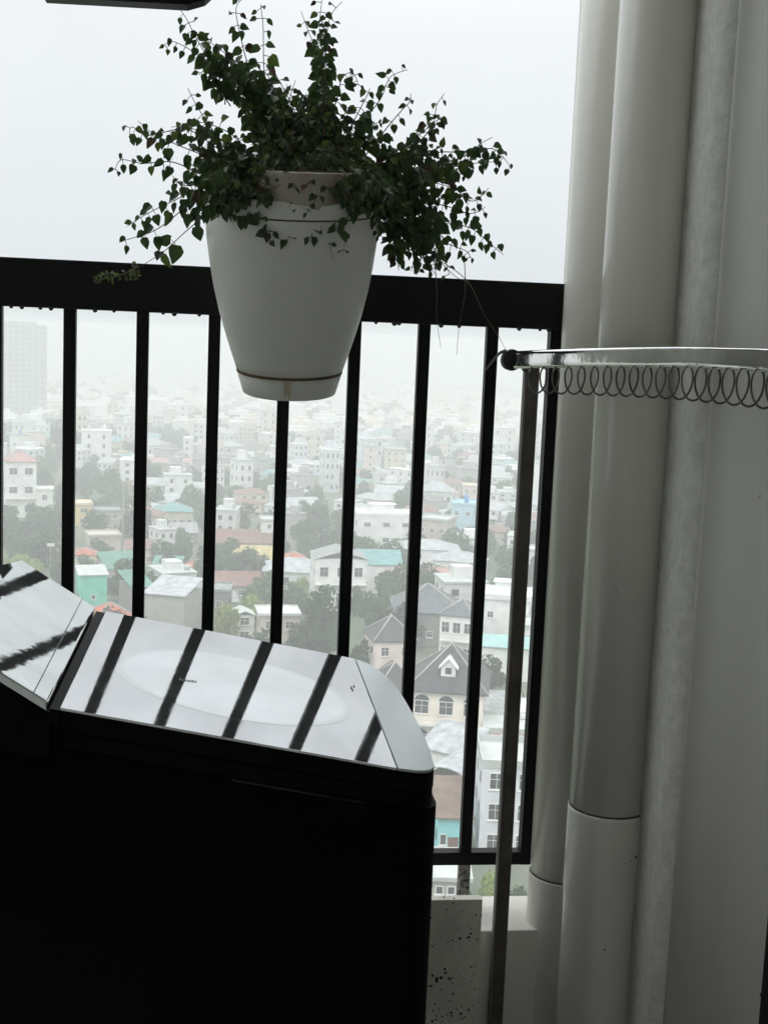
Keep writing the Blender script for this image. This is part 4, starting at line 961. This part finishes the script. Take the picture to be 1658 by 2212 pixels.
# ---- everything between: houses and trees that fill the slope and fade with distance
random.seed(101)
def far_variant(w, d, h, wall, roofm, rk, seed):
    random.seed(seed); b = MB(); b.box(-w/2, w/2, -d/2, d/2, -6, h)
    if rk == 'flat':
        b.box(-w/2-.2, w/2+.2, -d/2-.2, d/2+.2, h, h+.5, 1)
        if random.random() < .7: b.box(-w*.2, w*.25, -1, d*.3, h+.5, h+3, 0); 
    elif rk == 'hip':
        x, y = w/2+.5, d/2+.5; r_ = max(.2, x-y)
        b.quad([(-x,-y,h),(x,-y,h),(r_,0,h+2.4),(-r_,0,h+2.4)], 1); b.quad([(x,-y,h),(x,y,h),(r_,0,h+2.4)], 1); b.quad([(x,y,h),(-x,y,h),(-r_,0,h+2.4),(r_,0,h+2.4)], 1); b.quad([(-x,y,h),(-x,-y,h),(-r_,0,h+2.4)], 1)
    else:
        x, y = w/2+.4, d/2+.4; b.quad([(-x,-y,h),(x,-y,h),(x,y,h+2),(-x,y,h+2)], 1); b.quad([(x,-y,h),(x,y,h),(x,y,h+2)], 0); b.quad([(-x,-y,h),(-x,y,h+2),(-x,y,h)], 0)
    n = max(1, int(w/3)); st = max(1, int(h/3.2))
    if rk == 'flat': b.lathe([(.6, h+.5), (.65, h+1.9), (.2, h+2.3)], 10, 1, c=(w*.33, -d*.25)); b.box(-w*.48, -w*.1, -d/2-1.1, -d/2, 3.1, 3.3, 1); b.box(-w*.48, -w*.1, -d/2-1.1, -d/2-1.0, 3.3, 4.1, 0)
    if rk != 'flat': b.box(-w/2-2.2, w/2+.6, -d/2-1.6, -d/2, 2.4, 2.55, 1)
    for k in range(st):
        for i in range(n):
            x = -w/2+w*(i+.5)/n
            if random.random() < .85: b.box(x-.6, x+.6, -d/2-.05, -d/2+.02, k*3.2+1, k*3.2+2.4, 2)
        for j in (-.25, .25):
            b.box(w/2-.02, w/2+.05, d*j-.5, d*j+.5, k*3.2+1, k*3.2+2.4, 2); b.box(-w/2-.05, -w/2+.02, d*j-.5, d*j+.5, k*3.2+1, k*3.2+2.4, 2)
    return b.mesh('far_house', [wall, roofm, MG])
FV = [far_variant(7, 9, 10, W_['white'], RF['pale'], 'flat', 1), far_variant(5, 12, 13, W_['white'], W_['white'], 'flat', 2), far_variant(9, 8, 7, W_['cream'], RF['red'], 'hip', 3),
      far_variant(10, 8, 6.5, W_['white'], RF['tin'], 'shed', 4), far_variant(8, 8, 9.5, W_['grey'], RF['grey'], 'flat', 5), far_variant(6, 10, 9.6, W_['pink'], RF['pale'], 'flat', 6),
      far_variant(12, 9, 5, W_['cream'], RF['teal'], 'shed', 7), far_variant(9, 9, 12.8, W_['lav'], W_['white'], 'flat', 8), far_variant(14, 10, 7, W_['white'], RF['tin'], 'hip', 9), far_variant(6, 9, 16, W_['cream'], RF['pale'], 'flat', 10)]
occupied = [(o.location.x, o.location.y) for o in bpy.data.objects if o.parent is None and o.type == 'EMPTY' and o.location.y > 50]
def free(x, y, r):
    for a, c in occupied:
        if (a-x)**2 + (c-y)**2 < r*r: return False
    return True
nfar = 0; tries = 0
def fill_angle(D):
    return R(random.uniform(-9.5, 17.5))
while nfar < 250 and tries < 40000:
    tries += 1
    D = 250*math.exp(random.random()**1.15*1.35); a = fill_angle(D)
    x, y = D*math.sin(a), D*math.cos(a)
    if a < R(-4.5) and D < 560: continue
    if not free(x, y, 10 if D > 420 else 13.5): continue
    occupied.append((x, y)); me = random.choice(FV if D > 520 else [FV[i] for i in (2, 3, 4, 8, 0, 2, 0)])
    o = bpy.data.objects.new('distant_house', me); COL.objects.link(o); o.location = (x, y, -drop(D)); o.rotation_euler.z = -a + R(random.choice((0, 0, 90, 20, -25, 45)) + random.uniform(-8, 8))
    k = random.uniform(.75, 1.2); o.scale = (k*random.uniform(.8, 1.2), k*random.uniform(.8, 1.2), random.choice((.55, .75, .9, 1.0, 1.35)) if D > 450 else random.uniform(.6, 1.0))
    tag(o, 'small hazy house of the town fading into the mist beyond the railing', 'house', 'distant houses in the mist'); nfar += 1
nt_ = 0; tries = 0
while nt_ < 295 and tries < 20000:
    tries += 1
    D = 190*math.exp(random.random()**1.1*1.45); a = fill_angle(D); x, y = D*math.sin(a), D*math.cos(a)
    if not free(x, y, 5.5 if D > 300 else 7.5): continue
    if D < 240 and a > R(5): continue
    occupied.append((x, y)); kd = random.choice(('dark', 'mid', 'grey', 'mid2', 'grey', 'dark2'))
    rr = random.uniform(2.8, 5.6)
    root = empty('distant_tree', (x, y, -drop(D)+rr*.9), random.uniform(0, 6.28), 'small misty tree among the distant houses of the town', 'tree', 'distant trees in the mist'); root.scale = (rr, rr, rr*1.05)
    for n_, me in (('trunk', TRUNK), ('crown', TR[kd])):
        o = bpy.data.objects.new(n_, me); COL.objects.link(o); o.parent = root
    nt_ += 1
# beyond that the town reads as one pale mass of roofs and walls
tb = MB(); wb = MB(); random.seed(5)
for k in range(3000):
    D = 900*math.exp(random.random()**.9*1.15); a = fill_angle(D); x, y = D*math.sin(a), D*math.cos(a); z = -drop(D)
    w_, d_, h_ = random.uniform(4, 9), random.uniform(4, 8), random.choice((4, 5, 6, 8, 10))*random.uniform(.8, 1.2)
    if random.random() < .03: h_ *= 2.4
    mi = random.choice((0, 0, 0, 1, 2, 3)); ca, sa = math.cos(-a+random.uniform(-.5, .5)), math.sin(-a)
    b0 = len(tb.v); tb.box(-w_, w_, -d_, d_, -6, h_, mi); tb.box(-w_*.4, w_*.5, -d_*.3, d_*.6, h_, h_+2.6, mi)
    ca, sa = math.cos(-a), math.sin(-a)
    for i in range(b0, len(tb.v)): p = tb.v[i]; tb.v[i] = (x+p[0]*ca-p[1]*sa, y+p[0]*sa+p[1]*ca, z+p[2])
tag(tb.build('distant_town', [W_['white'], W_['cream'], W_['grey'], RF['red'], MG]), 'pale mass of countless far houses melting into the mist', 'town', kind='stuff')
for k in range(900):
    D = 700*math.exp(random.random()*1.3); a = fill_angle(D); c = Vector((D*math.sin(a), D*math.cos(a), -drop(D)+2)); r_ = random.uniform(3, 9)
    for q in range(60):
        v = Vector((random.gauss(0, 1), random.gauss(0, 1), random.gauss(0, .6))).normalized()*r_*random.uniform(.6, 1); v.z *= .6
        t = Vector((random.gauss(0, 1), random.gauss(0, 1), random.gauss(0, 1))).normalized(); u_ = v.cross(t).normalized(); s__ = r_*.22
        p = c+v; wb.quad([p+t*s__, p+u_*s__, p-t*s__, p-u_*s__])
tag(wb.build('distant_woods', M['tgrey']), 'faint grey green tree masses between the far houses', 'woods', kind='stuff')
# ------------------------------------------------------------------ the misty air
b = MB(); b.box(-4200, 4200, -4200, 6200, -104, 3.2)
hz = b.build('haze', bpy.data.materials.new('mist')); tag(hz, kind='stuff')
m = hz.data.materials[0]; m.use_nodes = True; nt = m.node_tree; nt.nodes.remove(nt.nodes['Principled BSDF'])
pv = nt.nodes.new('ShaderNodeVolumePrincipled'); pv.inputs['Color'].default_value = (.835, .852, .846, 1); pv.inputs['Density'].default_value = .0016; pv.inputs['Anisotropy'].default_value = 0
nt.links.new(pv.outputs[0], nt.nodes['Material Output'].inputs['Volume'])
